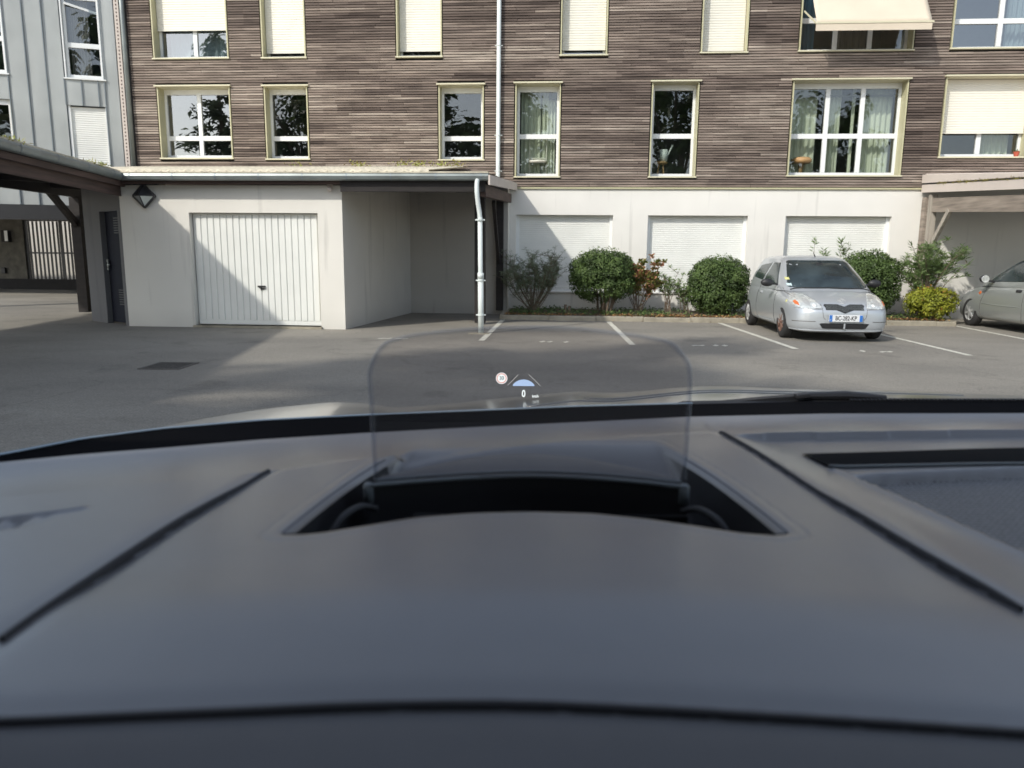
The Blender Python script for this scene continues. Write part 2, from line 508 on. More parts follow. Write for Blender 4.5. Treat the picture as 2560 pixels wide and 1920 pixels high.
class MB:
    """collects shapes and links them as one mesh object"""

    def __init__(s):
        s.v, s.f, s.t, s.mi = [], [], [], []

    def add(s, vs, fs, tone=None, mi=0):
        k = len(s.v)
        s.v.extend([tuple(p) for p in vs])
        s.f.extend([tuple(i + k for i in f) for f in fs])
        s.t.extend([0.5 if tone is None else tone] * len(fs))
        s.mi.extend([mi] * len(fs))
        return s

    def box(s, a, b, tone=None, mi=0):
        x0, x1 = sorted((a[0], b[0])); y0, y1 = sorted((a[1], b[1])); z0, z1 = sorted((a[2], b[2]))
        vs = [(x, y, z) for x in (x0, x1) for y in (y0, y1) for z in (z0, z1)]
        fs = [(0, 1, 3, 2), (4, 6, 7, 5), (0, 4, 5, 1), (2, 3, 7, 6), (0, 2, 6, 4), (1, 5, 7, 3)]
        return s.add(vs, fs, tone, mi)

    def beam(s, p, q, w_, h_, up=(0, 0, 1), tone=None, mi=0):
        p, q = Vector(p), Vector(q)
        d = (q - p).normalized()
        u = Vector(up)
        if abs(d.dot(u)) > 0.98: u = Vector((0, 1, 0))
        a = d.cross(u).normalized(); b = a.cross(d).normalized()
        vs = []
        for c in (p, q):
            for i, j in ((-1, -1), (1, -1), (1, 1), (-1, 1)):
                vs.append(c + a * (w_ / 2 * i) + b * (h_ / 2 * j))
        fs = [(0, 3, 2, 1), (4, 5, 6, 7), (0, 1, 5, 4), (1, 2, 6, 5), (2, 3, 7, 6), (3, 0, 4, 7)]
        return s.add(vs, fs, tone, mi)

    def tube(s, pts, r, n=10, tone=None, mi=0, cap=True):
        pts = [Vector(p) for p in pts]
        rs = r if isinstance(r, (list, tuple)) else [r] * len(pts)
        vs, fs = [], []
        ref = None
        for i, p in enumerate(pts):
            d = (pts[min(i + 1, len(pts) - 1)] - pts[max(i - 1, 0)]).normalized()
            if ref is None:
                ref = Vector((1, 0, 0)) if abs(d.x) < 0.9 else Vector((0, 1, 0))
            a = (ref - d * ref.dot(d)).normalized()
            ref = a
            b = d.cross(a)
            for k in range(n):
                an = 2 * pi * k / n
                vs.append(p + (a * cos(an) + b * sin(an)) * rs[i])
        for i in range(len(pts) - 1):
            for k in range(n):
                k2 = (k + 1) % n
                fs.append((i * n + k, i * n + k2, (i + 1) * n + k2, (i + 1) * n + k))
        if cap:
            fs.append(tuple(range(n))[::-1])
            fs.append(tuple((len(pts) - 1) * n + k for k in range(n)))
        return s.add(vs, fs, tone, mi)

    def prism(s, poly, off, tone=None, mi=0):
        """poly: 3D points; off: extrusion vector"""
        n = len(poly)
        off = Vector(off)
        vs = [Vector(p) for p in poly] + [Vector(p) + off for p in poly]
        fs = [tuple(range(n))[::-1], tuple(range(n, 2 * n))]
        fs += [(i, (i + 1) % n, (i + 1) % n + n, i + n) for i in range(n)]
        return s.add(vs, fs, tone, mi)

    def lathe(s, prof, axis_p, ax, n=24, tone=None, mi=0):
        """prof: (radius, along) around axis through axis_p in direction ax"""
        ax = Vector(ax).normalized()
        a = ax.orthogonal().normalized(); b = ax.cross(a)
        P = Vector(axis_p)
        vs, fs = [], []
        for r_, t_ in prof:
            for k in range(n):
                an = 2 * pi * k / n
                vs.append(P + ax * t_ + (a * cos(an) + b * sin(an)) * r_)
        for i in range(len(prof) - 1):
            for k in range(n):
                k2 = (k + 1) % n
                fs.append((i * n + k, i * n + k2, (i + 1) * n + k2, (i + 1) * n + k))
        return s.add(vs, fs, tone, mi)

    def grid(s, fn, nu, nv, tone=None, mi=0):
        vs = [fn(i / nu, j / nv) for j in range(nv + 1) for i in range(nu + 1)]
        fs = [(j * (nu + 1) + i, j * (nu + 1) + i + 1, (j + 1) * (nu + 1) + i + 1, (j + 1) * (nu + 1) + i)
              for j in range(nv) for i in range(nu)]
        return s.add(vs, fs, tone, mi)

    def mesh(s, name):
        me = bpy.data.meshes.new(name)
        me.from_pydata(s.v, [], s.f)
        at = me.attributes.new('tone', 'FLOAT', 'FACE')
        at.data.foreach_set('value', s.t)
        me.polygons.foreach_set('material_index', s.mi)
        me.update()
        return me

    def build(s, name, material, parent=None, smooth=False, bevel=0.0, label=None, kind=None, fix=True):
        me = s.mesh(name)
        if fix:
            bm = bmesh.new(); bm.from_mesh(me)
            bmesh.ops.recalc_face_normals(bm, faces=bm.faces)
            bm.to_mesh(me); bm.free()
        for m_ in (material if isinstance(material, (list, tuple)) else [material]):
            me.materials.append(m_)
        if smooth:
            me.polygons.foreach_set('use_smooth', [True] * len(me.polygons))
        o = bpy.data.objects.new(name, me)
        COL.objects.link(o)
        if parent: o.parent = parent
        if bevel:
            b = o.modifiers.new('bevel', 'BEVEL')
            b.width = bevel; b.segments = 2; b.limit_method = 'ANGLE'
        if label: o['label'] = label
        if kind: o['kind'] = kind
        return o


def smooth_curve(pts, n=6):
    """Catmull-Rom through the points"""
    P = [Vector(p) for p in pts]
    out_ = []
    for i in range(len(P) - 1):
        a = P[max(i - 1, 0)]; b = P[i]; c = P[i + 1]; d = P[min(i + 2, len(P) - 1)]
        for k in range(n):
            t = k / n
            out_.append(0.5 * ((2 * b) + (c - a) * t + (2 * a - 5 * b + 4 * c - d) * t * t + (3 * b - a - 3 * c + d) * t ** 3))
    out_.append(P[-1])
    return out_


def interp(x, pts):
    if x <= pts[0][0]:
        (a, b), (c, d) = pts[0], pts[1]
        return b + (x - a) * (d - b) / (c - a)
    if x >= pts[-1][0]:
        (a, b), (c, d) = pts[-2], pts[-1]
        return d + (x - c) * (d - b) / (c - a)
    for (a, b), (c, d) in zip(pts, pts[1:]):
        if a <= x <= c:
            return b + (x - a) * (d - b) / (c - a)


def sinterp(x, pts):
    """smooth (cubic) interpolation, clamped"""
    if x <= pts[0][0]: return pts[0][1]
    if x >= pts[-1][0]: return pts[-1][1]
    for i in range(len(pts) - 1):
        if pts[i][0] <= x <= pts[i + 1][0]:
            x0, y0 = pts[i]; x1, y1 = pts[i + 1]
            hh = x1 - x0
            m0 = (y1 - (pts[i - 1][1] if i else y0)) / (x1 - (pts[i - 1][0] if i else x0))
            m1 = ((pts[i + 2][1] if i + 2 < len(pts) else y1) - y0) / ((pts[i + 2][0] if i + 2 < len(pts) else x1) - x0)
            t = (x - x0) / hh
            return ((2 * t ** 3 - 3 * t * t + 1) * y0 + (t ** 3 - 2 * t * t + t) * hh * m0
                    + (-2 * t ** 3 + 3 * t * t) * y1 + (t ** 3 - t * t) * hh * m1)


def holed_wall(x0, x1, z0, z1, y, holes, depth, material, name, parent):
    """front face at y with rectangular openings and their reveals going back by depth"""
    xs = sorted({x0, x1} | {h[0] for h in holes} | {h[1] for h in holes})
    zs = sorted({z0, z1} | {h[2] for h in holes} | {h[3] for h in holes})
    mb = MB()
    for i in range(len(xs) - 1):
        for j in range(len(zs) - 1):
            cx, cz = (xs[i] + xs[i + 1]) / 2, (zs[j] + zs[j + 1]) / 2
            if any(h[0] < cx < h[1] and h[2] < cz < h[3] for h in holes): continue
            mb.add([(xs[i], y, zs[j]), (xs[i + 1], y, zs[j]), (xs[i + 1], y, zs[j + 1]), (xs[i], y, zs[j + 1])], [(0, 1, 2, 3)])
    for a, b, c, d in holes:
        Y = y + depth
        mb.add([(a, y, c), (a, Y, c), (a, Y, d), (a, y, d)], [(0, 1, 2, 3)])
        mb.add([(b, y, c), (b, Y, c), (b, Y, d), (b, y, d)], [(3, 2, 1, 0)])
        mb.add([(a, y, d), (b, y, d), (b, Y, d), (a, Y, d)], [(3, 2, 1, 0)])
        mb.add([(a, y, c), (b, y, c), (b, Y, c), (a, Y, c)], [(0, 1, 2, 3)])
    return mb.build(name, material, parent, fix=False)


def leaf(mb, p, n_, L, W, tone, droop=0.0):
    """one pointed leaf of two folded halves"""
    n_ = Vector(n_).normalized()
    a = n_.orthogonal().normalized()
    a.rotate(Matrix.Rotation(random.uniform(0, 2 * pi), 3, n_))
    b = n_.cross(a)
    p = Vector(p)
    tip = p + a * L - Vector((0, 0, droop * L))
    vs = [p, p + a * L * 0.5 + b * W / 2, tip, p + a * L * 0.5 - b * W / 2]
    mb.add(vs, [(0, 1, 2, 3)], tone)


def text_mesh(body, size, material, name, parent, mtx, bold=0.0, sx=1.0):
    c = bpy.data.curves.new(name, 'FONT')
    c.body = body
    c.size = size
    c.align_x = 'CENTER'; c.align_y = 'CENTER'
    c.offset = bold
    c.extrude = size * 0.01
    o = bpy.data.objects.new(name + '_tmp', c)
    COL.objects.link(o)
    dg = bpy.context.evaluated_depsgraph_get()
    me = bpy.data.meshes.new_from_object(o.evaluated_get(dg))
    bpy.data.objects.remove(o)
    me.materials.clear(); me.materials.append(material)
    me.transform(Matrix.Diagonal((sx, 1, 1, 1)))
    me.transform(mtx)
    me.name = name
    r = bpy.data.objects.new(name, me)
    COL.objects.link(r)
    if parent: r.parent = parent
    return r


# ================================================================== GROUND
g = MB()
g.add([(-70, -70, 0), (70, -70, 0), (70, 70, 0), (-70, 70, 0)], [(0, 1, 2, 3)])
ground = g.build('ground', M['asphalt'], fix=False)
tag(ground, kind='structure')


def painted(x0, y0, x1, y1, wd, z=0.004):
    a, b = Vector((x0, y0, z)), Vector((x1, y1, z))
    d = (b - a); n_ = Vector((-d.y, d.x, 0)).normalized() * wd / 2
    k = 10
    m_ = MB()
    vs = []
    for i in range(k + 1):
        p = a + d * (i / k)
        j1, j2 = (random.uniform(0.94, 1.0) for _ in range(2))
        vs += [p - n_ * j1, p + n_ * j2]
    m_.add(vs, [(2 * i, 2 * i + 2, 2 * i + 3, 2 * i + 1) for i in range(k)])
    m_.build('parking_line', M['line'], ground)


for ln in [(-1.37, 15.85, -1.37, 11.82), (0.88, 15.72, 1.03, 11.6), (3.20, 15.85, 3.47, 11.42), (5.66, 15.8, 5.78, 11.0),
           (8.05, 16.1, 7.88, 11.0)]:
    painted(*ln, 0.10)

# worn bay numbers near the open end of each bay, most of the paint gone
for cx, cy, pat in [(-2.83, 11.95, ((-.14, '2'), (.13, '2'))), (-0.16, 11.83, ((-.22, '.'), (-.1, '.'), (.16, '.'))),
                    (2.25, 11.70, ((-.2, '2'), (.08, '.'), (.22, '.'))), (4.58, 11.30, ((-.18, '.'), (.14, '2')))]:
    m_ = MB()
    for dx, k in pat:
        pts = ([(-.10, -.10), (-.03, -.03), (.04, -.06), (.10, .02)] if k == '2' else [(-.04, -.06), (0, 0.0), (.03, .07)])
        P = [Vector((cx + dx + px, cy + py, 0.004)) for px, py in pts]
        wd = 0.035 if k == '2' else 0.05
        vs = []
        for p in P: vs += [p + Vector((-wd * .4, wd, 0)), p + Vector((wd * .4, -wd, 0))]
        m_.add(vs, [(2 * i, 2 * i + 1, 2 * i + 3, 2 * i + 2) for i in range(len(P) - 1)])
    m_.build('bay_number', M['line'], ground)

# rain drain in the yard
dr = thing('drain_grate', 'rectangular cast iron drain grate sunk in the asphalt before the garage', 'drain grate', (-4.80, 8.55, 0), radians(4))
dr.scale = (.68, .95, 1)
m_ = MB(); m_.box((-.36, -.30, .001), (.36, -.26, .010)).box((-.36, .26, .001), (.36, .30, .010)).box((-.36, -.26, .001), (-.32, .26, .010)).box((.32, -.26, .001), (.36, .26, .010))
m_.build('rim', M['iron'], dr)
for i in range(11):
    MB().box((-.31 + i * .06, -.255, .002), (-.285 + i * .06, .255, .008)).build('grate_bar', M['iron'], dr)
MB().box((-.32, -.26, .0), (.32, .26, .0012)).build('pit', M['deep'], dr)

# ================================================================== MAIN BUILDING
D = 18.10
bld = thing('apartment_building', 'apartment block clad in weathered horizontal wooden slats above a white rendered ground floor', 'building', (2, D, 0))
BO = Vector((2, D, 0))
# openings in the slatted storeys: x0,x1,z0,z1
W1 = [(-9.95, -8.20, 3.66, 5.28), (-7.30, -6.30, 3.64, 5.27), (-3.09, -2.08, 3.62, 5.27), (-1.28, -0.28, 3.23, 5.29),
      (1.87, 2.88, 3.23, 5.30), (5.03, 7.50, 3.26, 5.31), (8.36, 10.22, 3.67, 5.36), (12.0, 13.0, 3.66, 5.3)]
W2 = [(-9.97, -8.18, 5.96, 7.95), (-7.30, -6.30, 5.95, 7.95), (-4.07, -3.06, 5.94, 7.95), (-0.25, 0.76, 5.94, 7.95),
      (2.93, 3.90, 5.96, 7.95), (5.10, 7.52, 5.97, 7.95), (8.38, 10.60, 5.99, 7.95), (12.0, 13.0, 5.96, 7.95)]
WS = [(a - BO.x, b - BO.x, c, d) for a, b, c, d in W1 + W2]
WH = [(a - .031, b + .031, c - .012, d + .012) for a, b, c, d in WS]
X0, X1 = -10.62 - BO.x, 16 - BO.x
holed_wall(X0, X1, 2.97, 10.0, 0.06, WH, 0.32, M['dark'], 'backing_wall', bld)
holed_wall(-3.45, X1, 0.0, 2.93, 0.0, [(a - BO.x, b - BO.x, .52, 2.33) for a, b in [(-1.27, 1.04), (1.86, 4.18), (5.04, 7.43)]], 0.22,
           M['plaster'], 'plaster_wall', bld)
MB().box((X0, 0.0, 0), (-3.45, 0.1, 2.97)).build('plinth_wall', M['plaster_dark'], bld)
MB().box((X0, 0.30, 2.93), (X1, 0.5, 2.97)).box((X0, 2.9, 0), (X1, 3.0, 10)).box((X1 - .1, 0.1, 0), (X1, 2.9, 10)).box((X0, 0.1, 0), (X0 + .05, 2.9, 10)).box((X0, 0.07, 10.0), (X1, 3.0, 10.1)).build('shell_wall', M['room'], bld)
MB().box((-3.43, -.045, 2.93), (X1, .05, 2.965)).build('drip_flashing', M['olive'], bld)

# slats, each board its own box with its own tone; one part because they are far past 300
sl_ = MB()
pitch, sh = 0.0585, 0.042
z = 2.985
row = 0
while z < 9.9:
    segs = [(X0 + .02, X1)]
    for a, b, c, d in WS:
        a2, b2, c2, d2 = a - .055, b + .055, c - .05, d + .07
        if c2 < z + sh and z < d2:
            ns_ = []
            for s0, s1 in segs:
                if b2 <= s0 or a2 >= s1: ns_.append((s0, s1)); continue
                if s0 < a2: ns_.append((s0, a2))
                if b2 < s1: ns_.append((b2, s1))
            segs = ns_
    # band under the sills and over the heads keeps its even, paler weathering
    for s0, s1 in segs:
        x = s0 - random.uniform(0, 2.2)
        while x < s1:
            ln = random.uniform(2.2, 5.0)
            xa, xb = max(x, s0), min(x + ln, s1)
            if xb - xa > 0.02:
                # cut a long board into lengths so the weathering runs on along it
                base = random.gauss(0.0, 0.15)
                nseg = max(1, int((xb - xa) / 0.32))
                for q in range(nseg):
                    qa, qb = xa + (xb - xa) * q / nseg, xa + (xb - xa) * (q + 1) / nseg
                    qc = (qa + qb) / 2
                    big = noise.noise(Vector((qc * .22, 3.1, z * 1.1))) * .50 + noise.noise(Vector((qc * .5, 9.7, z * 3.6))) * .36
                    fine = noise.noise(Vector((qc * .8, row * 7.3, 1.0))) * .42
                    right = -0.05 * min(1, max(0, (qc + 2) / 6))
                    t_ = 0.56 + .07 * max(0, min(1, (-3 - qc) / 4)) + big + base + fine + right
                    for a, b, c, d in WS:
                        if a - .5 < qc < b + .5 and c - .62 < z < c:
                            k_ = min(1, (min(qc - a, b - qc) + .5) / .4) * min(1, (z - c + .62) / .12)
                            t_ = t_ * (1 - .5 * k_) + .40 * k_
                    if z < 3.2: t_ = t_ * .6 + .26
                    yo = random.uniform(-.004, .004) if q == 0 else yo
                    fs = [(0, 1, 3, 2), (4, 6, 7, 5), (0, 4, 5, 1), (2, 3, 7, 6), (1, 5, 7, 3)]
                    sl_.box((qa, -.004 + yo, z), (qb - (.004 if q == nseg - 1 else 0), 0.028 + yo, z + sh * random.uniform(.90, 1.06)), max(0, min(1, t_)))
            x += ln + 0.003
    z += pitch
    row += 1
sl_.build('slat_cladding', M['slat'], bld, kind='stuff', label='weathered grey-brown horizontal slats')


def corrug(x0, x1, z0, z1, y, pitch_=0.055, amp=0.006):
    """closed roller shutter curtain with rounded slats"""
    mb = MB()
    n_ = int((z1 - z0) / pitch_)
    prof = []
    for i in range(n_ + 1):
        zz = z0 + i * pitch_
        for fz, dy in ((0.0, 0.006), (0.12, 0.0), (0.5, -amp), (0.88, 0.0)):
            if zz + fz * pitch_ <= z1: prof.append((y + dy, zz + fz * pitch_))
    vs = []
    for yy, zz in prof: vs += [(x0, yy, zz), (x1, yy, zz)]
    mb.add(vs, [(2 * i, 2 * i + 1, 2 * i + 3, 2 * i + 2) for i in range(len(prof) - 1)])
    mb.box((x0, y - .012, z0 - .035), (x1, y + .012, z0))
    return mb


def window(op, bays, transom, shutter=None, glass='glass', frame_d=0.26, room=True, parent=None, origin=None, header=True):
    a, b, c, d = op
    parent = parent or bld
    o = origin if origin is not None else BO
    a -= o.x; b -= o.x
    y = frame_d
    f = MB()
    t = 0.062
    f.box((a, y, c), (a + t, y + .06, d)).box((b - t, y, c), (b, y + .06, d))
    f.box((a + t, y, d - .12), (b - t, y + .06, d)).box((a + t, y, c), (b - t, y + .06, c + .075))
    ia, ib = a + t, b - t
    wbay = (ib - ia) / bays
    for i in range(1, bays):
        xx = ia + wbay * i
        f.box((xx - .05, y - .004, c + .075), (xx + .05, y + .055, d - .12))
    if transom:
        for i in range(bays):
            xa = ia + wbay * i + (.05 if i else 0); xb = ia + wbay * (i + 1) - (.05 if i < bays - 1 else 0)
            f.box((xa, y + .002, transom - .055), (xb, y + .058, transom + .055))
    fr = f.build('window', M['pvc'], parent, bevel=0.004)
    # panes
    for i in range(bays):
        xa = ia + wbay * i + (.05 if i else 0); xb = ia + wbay * (i + 1) - (.05 if i < bays - 1 else 0)
        zz = [(c + .075, (transom - .055) if transom else d - .12)]
        if transom: zz.append((transom + .055, d - .12))
        for k, (za, zb) in enumerate(zz):
            # the opening sash stands a little proud of the fixed light
            tl = random.uniform(-.004, .004)
            MB().add([(xa, y + .035, za), (xb, y + .035 + tl, za), (xb, y + .035 + tl, zb), (xa, y + .035, zb)], [(0, 1, 2, 3)]).build('pane', M[glass], fr, fix=False)
    # metal surround: jambs, sill and a projecting head
    s_ = MB()
    for xa, xb in ((a - .03, a - .002), (b + .002, b + .03)):
        MB().box((xa, -.012, c - .012), (xb, y + .04, d + .011)).build('jamb', M['olive'], fr)
    MB().box((a - .055, -.045, c - .045), (b + .055, y + .02, c - .013)).build('sill', M['cream'], fr, bevel=.003)
    if header:
        MB().box((a - .07, -.075, d + .012), (b + .07, y + .02, d + .045)).box((a - .001, -.03, d + .0015), (b + .001, y + .04, d + .011)).build('header', M['cream'], fr)
    if shutter is not None:
        corrug(a + .008, b - .008, shutter + .03, d - .003, max(.05, y - .065), .055, .0030).build('roller_shutter', M['shutter'], fr, fix=False)
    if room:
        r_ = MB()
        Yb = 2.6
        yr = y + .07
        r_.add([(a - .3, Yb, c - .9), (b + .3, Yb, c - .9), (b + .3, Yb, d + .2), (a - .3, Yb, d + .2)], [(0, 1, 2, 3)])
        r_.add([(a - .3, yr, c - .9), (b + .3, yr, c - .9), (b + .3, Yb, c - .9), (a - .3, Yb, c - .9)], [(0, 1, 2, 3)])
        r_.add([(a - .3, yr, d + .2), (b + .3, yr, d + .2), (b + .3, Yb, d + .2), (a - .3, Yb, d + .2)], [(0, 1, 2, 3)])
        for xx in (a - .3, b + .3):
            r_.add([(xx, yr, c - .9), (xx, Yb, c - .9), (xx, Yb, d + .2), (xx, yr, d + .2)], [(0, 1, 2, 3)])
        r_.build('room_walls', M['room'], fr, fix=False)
    return fr


window(W1[0], 2, 4.14, glass='glass_sky')
window(W1[1], 1, 4.13, glass='glass')
window(W1[2], 1, 4.12, glass='glass')
window(W1[3], 1, 4.16)
window(W1[4], 1, 4.16)
window(W1[5], 3, 4.15)
window(W1[6], 2, None, shutter=4.19)
window(W1[7], 1, 4.15)
window(W2[0], 2, None, shutter=6.61, glass='glass_sky')
window(W2[1], 1, None, shutter=6.075)
window(W2[2], 1, None, shutter=6.085)
window(W2[3], 1, None, shutter=6.07, glass='glass_sky')
window(W2[4], 1, None, shutter=6.02)
window(W2[5], 3, 6.66)
window(W2[6], 2, 6.60, glass='glass_sky')
window(W2[7], 1, 6.6)

# ground floor openings: closed shutters, white side guides, sloping sill
for a, b in [(-1.27, 1.04), (1.86, 4.18), (5.04, 7.43)]:
    a -= BO.x; b -= BO.x
    f = MB()
    f.box((a, .12, .56), (a + .07, .21, 2.33)).box((b - .07, .12, .56), (b, .21, 2.33)).box((a, .13, .52), (b, .21, .56))
    s = f.build('shutter_frame', M['pvc'], bld)
    corrug(a + .07, b - .07, .60, 2.33, .165, .05, .0014).build('roller_shutter', M['shutter_w'], s, fix=False)
    MB().box((a - .02, -.03, .485), (b + .02, .12, .518)).build('sill', M['plaster'], s, bevel=.004)

# facade rain pipe with brackets
pip = MB().tube([(-1.685 - BO.x, -.085, 10.0), (-1.70 - BO.x, -.085, 3.15), (-1.70 - BO.x, -.10, 3.10)], .05, 14).build('downpipe', M['pipe'], bld, smooth=True)
for zz in (6.12, 4.14, 3.33, 8.1):
    MB().tube([(-1.695 - BO.x, -.085, zz - .012), (-1.695 - BO.x, -.085, zz + .012)], .058, 14).box((-1.785 - BO.x, -.09, zz - .008), (-1.605 - BO.x, -.075, zz + .008)).build('bracket', M['pipe'], pip)

# awning over the right upper window
aw = MB()
ax0, ax1 = 5.22 - BO.x, 7.62 - BO.x
P0, P1 = (-.06, 7.30), (-.62, 6.36)
pts = []
aw.grid(lambda u, v: (ax0 + (ax1 - ax0) * u + .02 * v, P0[0] + (P1[0] - P0[0]) * v, P0[1] + (P1[1] - P0[1]) * v - .02 * sin(pi * v) + .006 * sin(9 * u)), 24, 8)
awo = aw.build('awning', M['awning'], bld, smooth=True, label='cream canvas awning', fix=False)
sd = awo.modifiers.new('th', 'SOLIDIFY'); sd.thickness = .003
MB().beam((ax0 - .01, P1[0], P1[1]), (ax1 + .05, P1[0], P1[1]), .03, .035).build('front_bar', M['cream'], awo)
MB().add([(ax0, P1[0] - .004, P1[1] - .02), (ax1 + .02, P1[0] - .004, P1[1] - .02), (ax1 + .02, P1[0], P1[1] - .16), (ax0, P1[0], P1[1] - .16)], [(0, 1, 2, 3)]).build('valance', M['awning'], awo)
MB().beam((5.13 - BO.x, -.02, 6.78), (ax0, P1[0], P1[1]), .02, .03).build('folding_arm', M['cream'], awo)
MB().beam((7.50 - BO.x, -.02, 6.78), (ax1, P1[0], P1[1]), .02, .03).build('folding_arm', M['cream'], awo)


# things behind the panes
def curtain(x0, x1, z0, z1, y, folds, m, label, amp=.03, name='curtain'):
    mb = MB()
    mb.grid(lambda u, v: (x0 + (x1 - x0) * u + .012 * sin(u * folds * 3.1) * (1 - v), y + amp * sin(u * folds * 2 * pi) * (.5 + .5 * (1 - v)), z0 + (z1 - z0) * v), folds * 10, 6)
    o = mb.build(name, m, smooth=True, fix=False)
    tag(o, label, 'curtain')
    return o


Yc = D + .56
curtain(-1.20, -.72, 3.3, 5.25, Yc, 4, M['curtain'], 'flat greenish curtain filling the window just right of the facade downpipe')
curtain(-.70, -.36, 3.3, 5.25, Yc - .05, 4, M['curtain'], 'bunched pale curtain behind the window right of the downpipe, beside its right jamb', .05)
curtain(5.08, 5.74, 3.3, 5.28, Yc, 5, M['curtain'], 'pale curtain in the first light of the three-part window above the parked car')
curtain(5.95, 6.28, 3.3, 5.28, Yc, 4, M['curtain'], 'narrow pale curtain left of the dark gap in the three-part window', .04)
curtain(6.52, 6.60, 3.3, 5.28, Yc, 1, M['curtain'], 'sliver of curtain right of the dark gap in the three-part window')
curtain(6.72, 7.44, 3.3, 5.28, Yc, 6, M['curtain'], 'pale curtain in the last light of the three-part window', .035)
curtain(-9.85, -8.3, 5.9, 7.6, Yc, 9, M['curtain_w'], 'sheer white curtain below the half-lowered shutter at the upper left corner')
curtain(5.25, 5.55, 5.98, 7.6, Yc, 4, M['curtain_b'], 'blue curtain behind the window under the awning', .04)
curtain(6.0, 6.7, 5.98, 7.6, Yc, 5, M['curtain_g'], 'grey-brown curtain in the middle light under the awning')
curtain(9.75, 10.5, 6.0, 7.8, Yc, 7, M['curtain_w'], 'white net curtain in the upper window at the right edge', .04)
curtain(9.45, 10.1, 3.72, 4.5, Yc, 5, M['curtain'], 'draped curtain under the lowered shutter at the right edge', .04)

# chair behind the curtained window
ch = thing('chair', 'white spindle-back chair with a round seat behind the window right of the downpipe', 'chair', (-.78, D + .44, 3.23))
for sx in (-.2, .2):
    MB().tube([(sx, 0, .38), (sx * 1.05, .01, 1.02), (sx * 1.05, .01, 1.06)], .016, 8).build('back_post', M['shutter'], ch)
    MB().tube([(sx, 0, .38), (sx, 0, .0)], .018, 8).build('leg', M['shutter'], ch)
MB().tube([(-.2, 0, .45), (.2, 0, .45)], .018, 8).tube([(-.21, .01, .93), (.21, .01, .93)], .016, 8).build('back_rail', M['shutter'], ch)
MB().lathe([(0, .34), (.22, .34), (.24, .37), (.22, .39), (0, .39)], (0, -.02, 0), (0, 0, 1), 20).build('seat', M['shutter'], ch)
for sx in (-.16, .16): MB().tube([(sx, .2, .34), (sx, .22, 0)], .016, 8).build('leg', M['shutter'], ch)


def stool(loc, s, label, legs=4):
    t = thing('stool', label, 'stool', loc)
    MB().lathe([(0, .40 * s), (.17 * s, .40 * s), (.20 * s, .43 * s), (.20 * s, .46 * s), (.16 * s, .48 * s), (0, .485 * s)], (0, 0, 0), (0, 0, 1), 24).build('seat', M['stoolwood'], t, smooth=True)
    for i in range(legs):
        an = 2 * pi * (i + .5) / legs
        MB().tube([(.09 * s * cos(an), .09 * s * sin(an), .41 * s), (.14 * s * cos(an), .14 * s * sin(an), 0)], .018 * s, 8).build('leg', M['stoolwood'], t)
    return t


stool((2.16, D + .46, 3.23), .78, 'small wooden stool carrying a white can behind the single window above the hedge')
can = thing('watering_can', 'white watering can with a raised spout on the wooden stool', 'watering can', (2.22, D + .46, 3.61))
MB().lathe([(0, 0), (.085, 0), (.10, .27), (.09, .27), (.08, .02), (0, .02)], (0, 0, 0), (0, 0, 1), 18).build('body', M['whitepot'], can, smooth=True)
MB().tube([(.07, 0, .10), (.15, 0, .26), (.20, 0, .38)], [.022, .016, .028], 8).build('spout', M['whitepot'], can)
mu = thing('round_stool', 'toadstool-shaped wooden stool in the lower left light of the three-part window', 'stool', (5.42, D + .42, 3.26))
MB().lathe([(0, .30), (.20, .30), (.24, .34), (.235, .39), (.18, .43), (0, .44)], (0, 0, 0), (0, 0, 1), 24).build('seat', M['stoolwood'], mu, smooth=True)
MB().lathe([(.05, 0), (.045, .15), (.07, .30)], (0, 0, 0), (0, 0, 1), 12).build('stem', M['stoolwood'], mu, smooth=True)
pt = thing('flower_pot', 'small red pot standing on the sill at the right edge', 'flower pot', (10.02, D - .005, 3.656))
MB().lathe([(0, 0), (.045, 0), (.065, .11), (.055, .11), (.04, .02), (0, .02)], (0, .02, 0), (0, 0, 1), 14).build('pot', M['terracotta'], pt)
lv = MB()
for i in range(26): leaf(lv, (random.uniform(-.04, .04), random.uniform(-.02, .05), .11 + random.uniform(0, .03)), (random.uniform(-1, 1), random.uniform(-1, 1), .6), .06, .02, random.random())
lv.build('foliage', M['leaf'], pt, kind='stuff')

# ================================================================== ZINC BUILDING (left, angled)
zrot = atan2(0.329, 0.944)
ZO = Vector((-10.62, 18.07, 0))
zb = thing('zinc_building', 'angled block clad in blue-grey standing seam zinc sheets at the left edge', 'building', ZO, zrot)
# local x runs along the facade (negative = away from the corner), local y = into the building


def zwin(s0, s1, z0, z1): return (-s1, -s0, z0, z1)


ZW = [zwin(.57, 1.36, 5.43, 7.30), zwin(.57, 1.40, 3.35, 4.80), zwin(2.60, 3.55, 5.44, 7.6), zwin(2.60, 3.55, 3.5, 4.86)]
ends = [0.26, 0.56, 1.42, 1.78, 2.18, 2.58, 3.57, 3.95, 4.25]
holed_wall(-4.25, 0.0, 2.47, 10.0, 0.05, ZW, 0.2, M['zinc_seam'], 'backing_wall', zb)
MB().box((-4.25, .06, 2.47), (-4.2, 2.0, 10)).box((-4.25, 1.95, 2.47), (0, 2.0, 10)).box((-4.25, .06, 2.44), (0, 2.0, 2.468)).box((-4.25, .0, 10.0), (0, 2.0, 10.1)).build('shell_wall', M['zinc_seam'], zb)
cols = [(0.26, 0.56), (1.42, 1.78), (1.78, 2.18), (2.18, 2.58), (3.57, 3.95), (3.95, 4.25)]


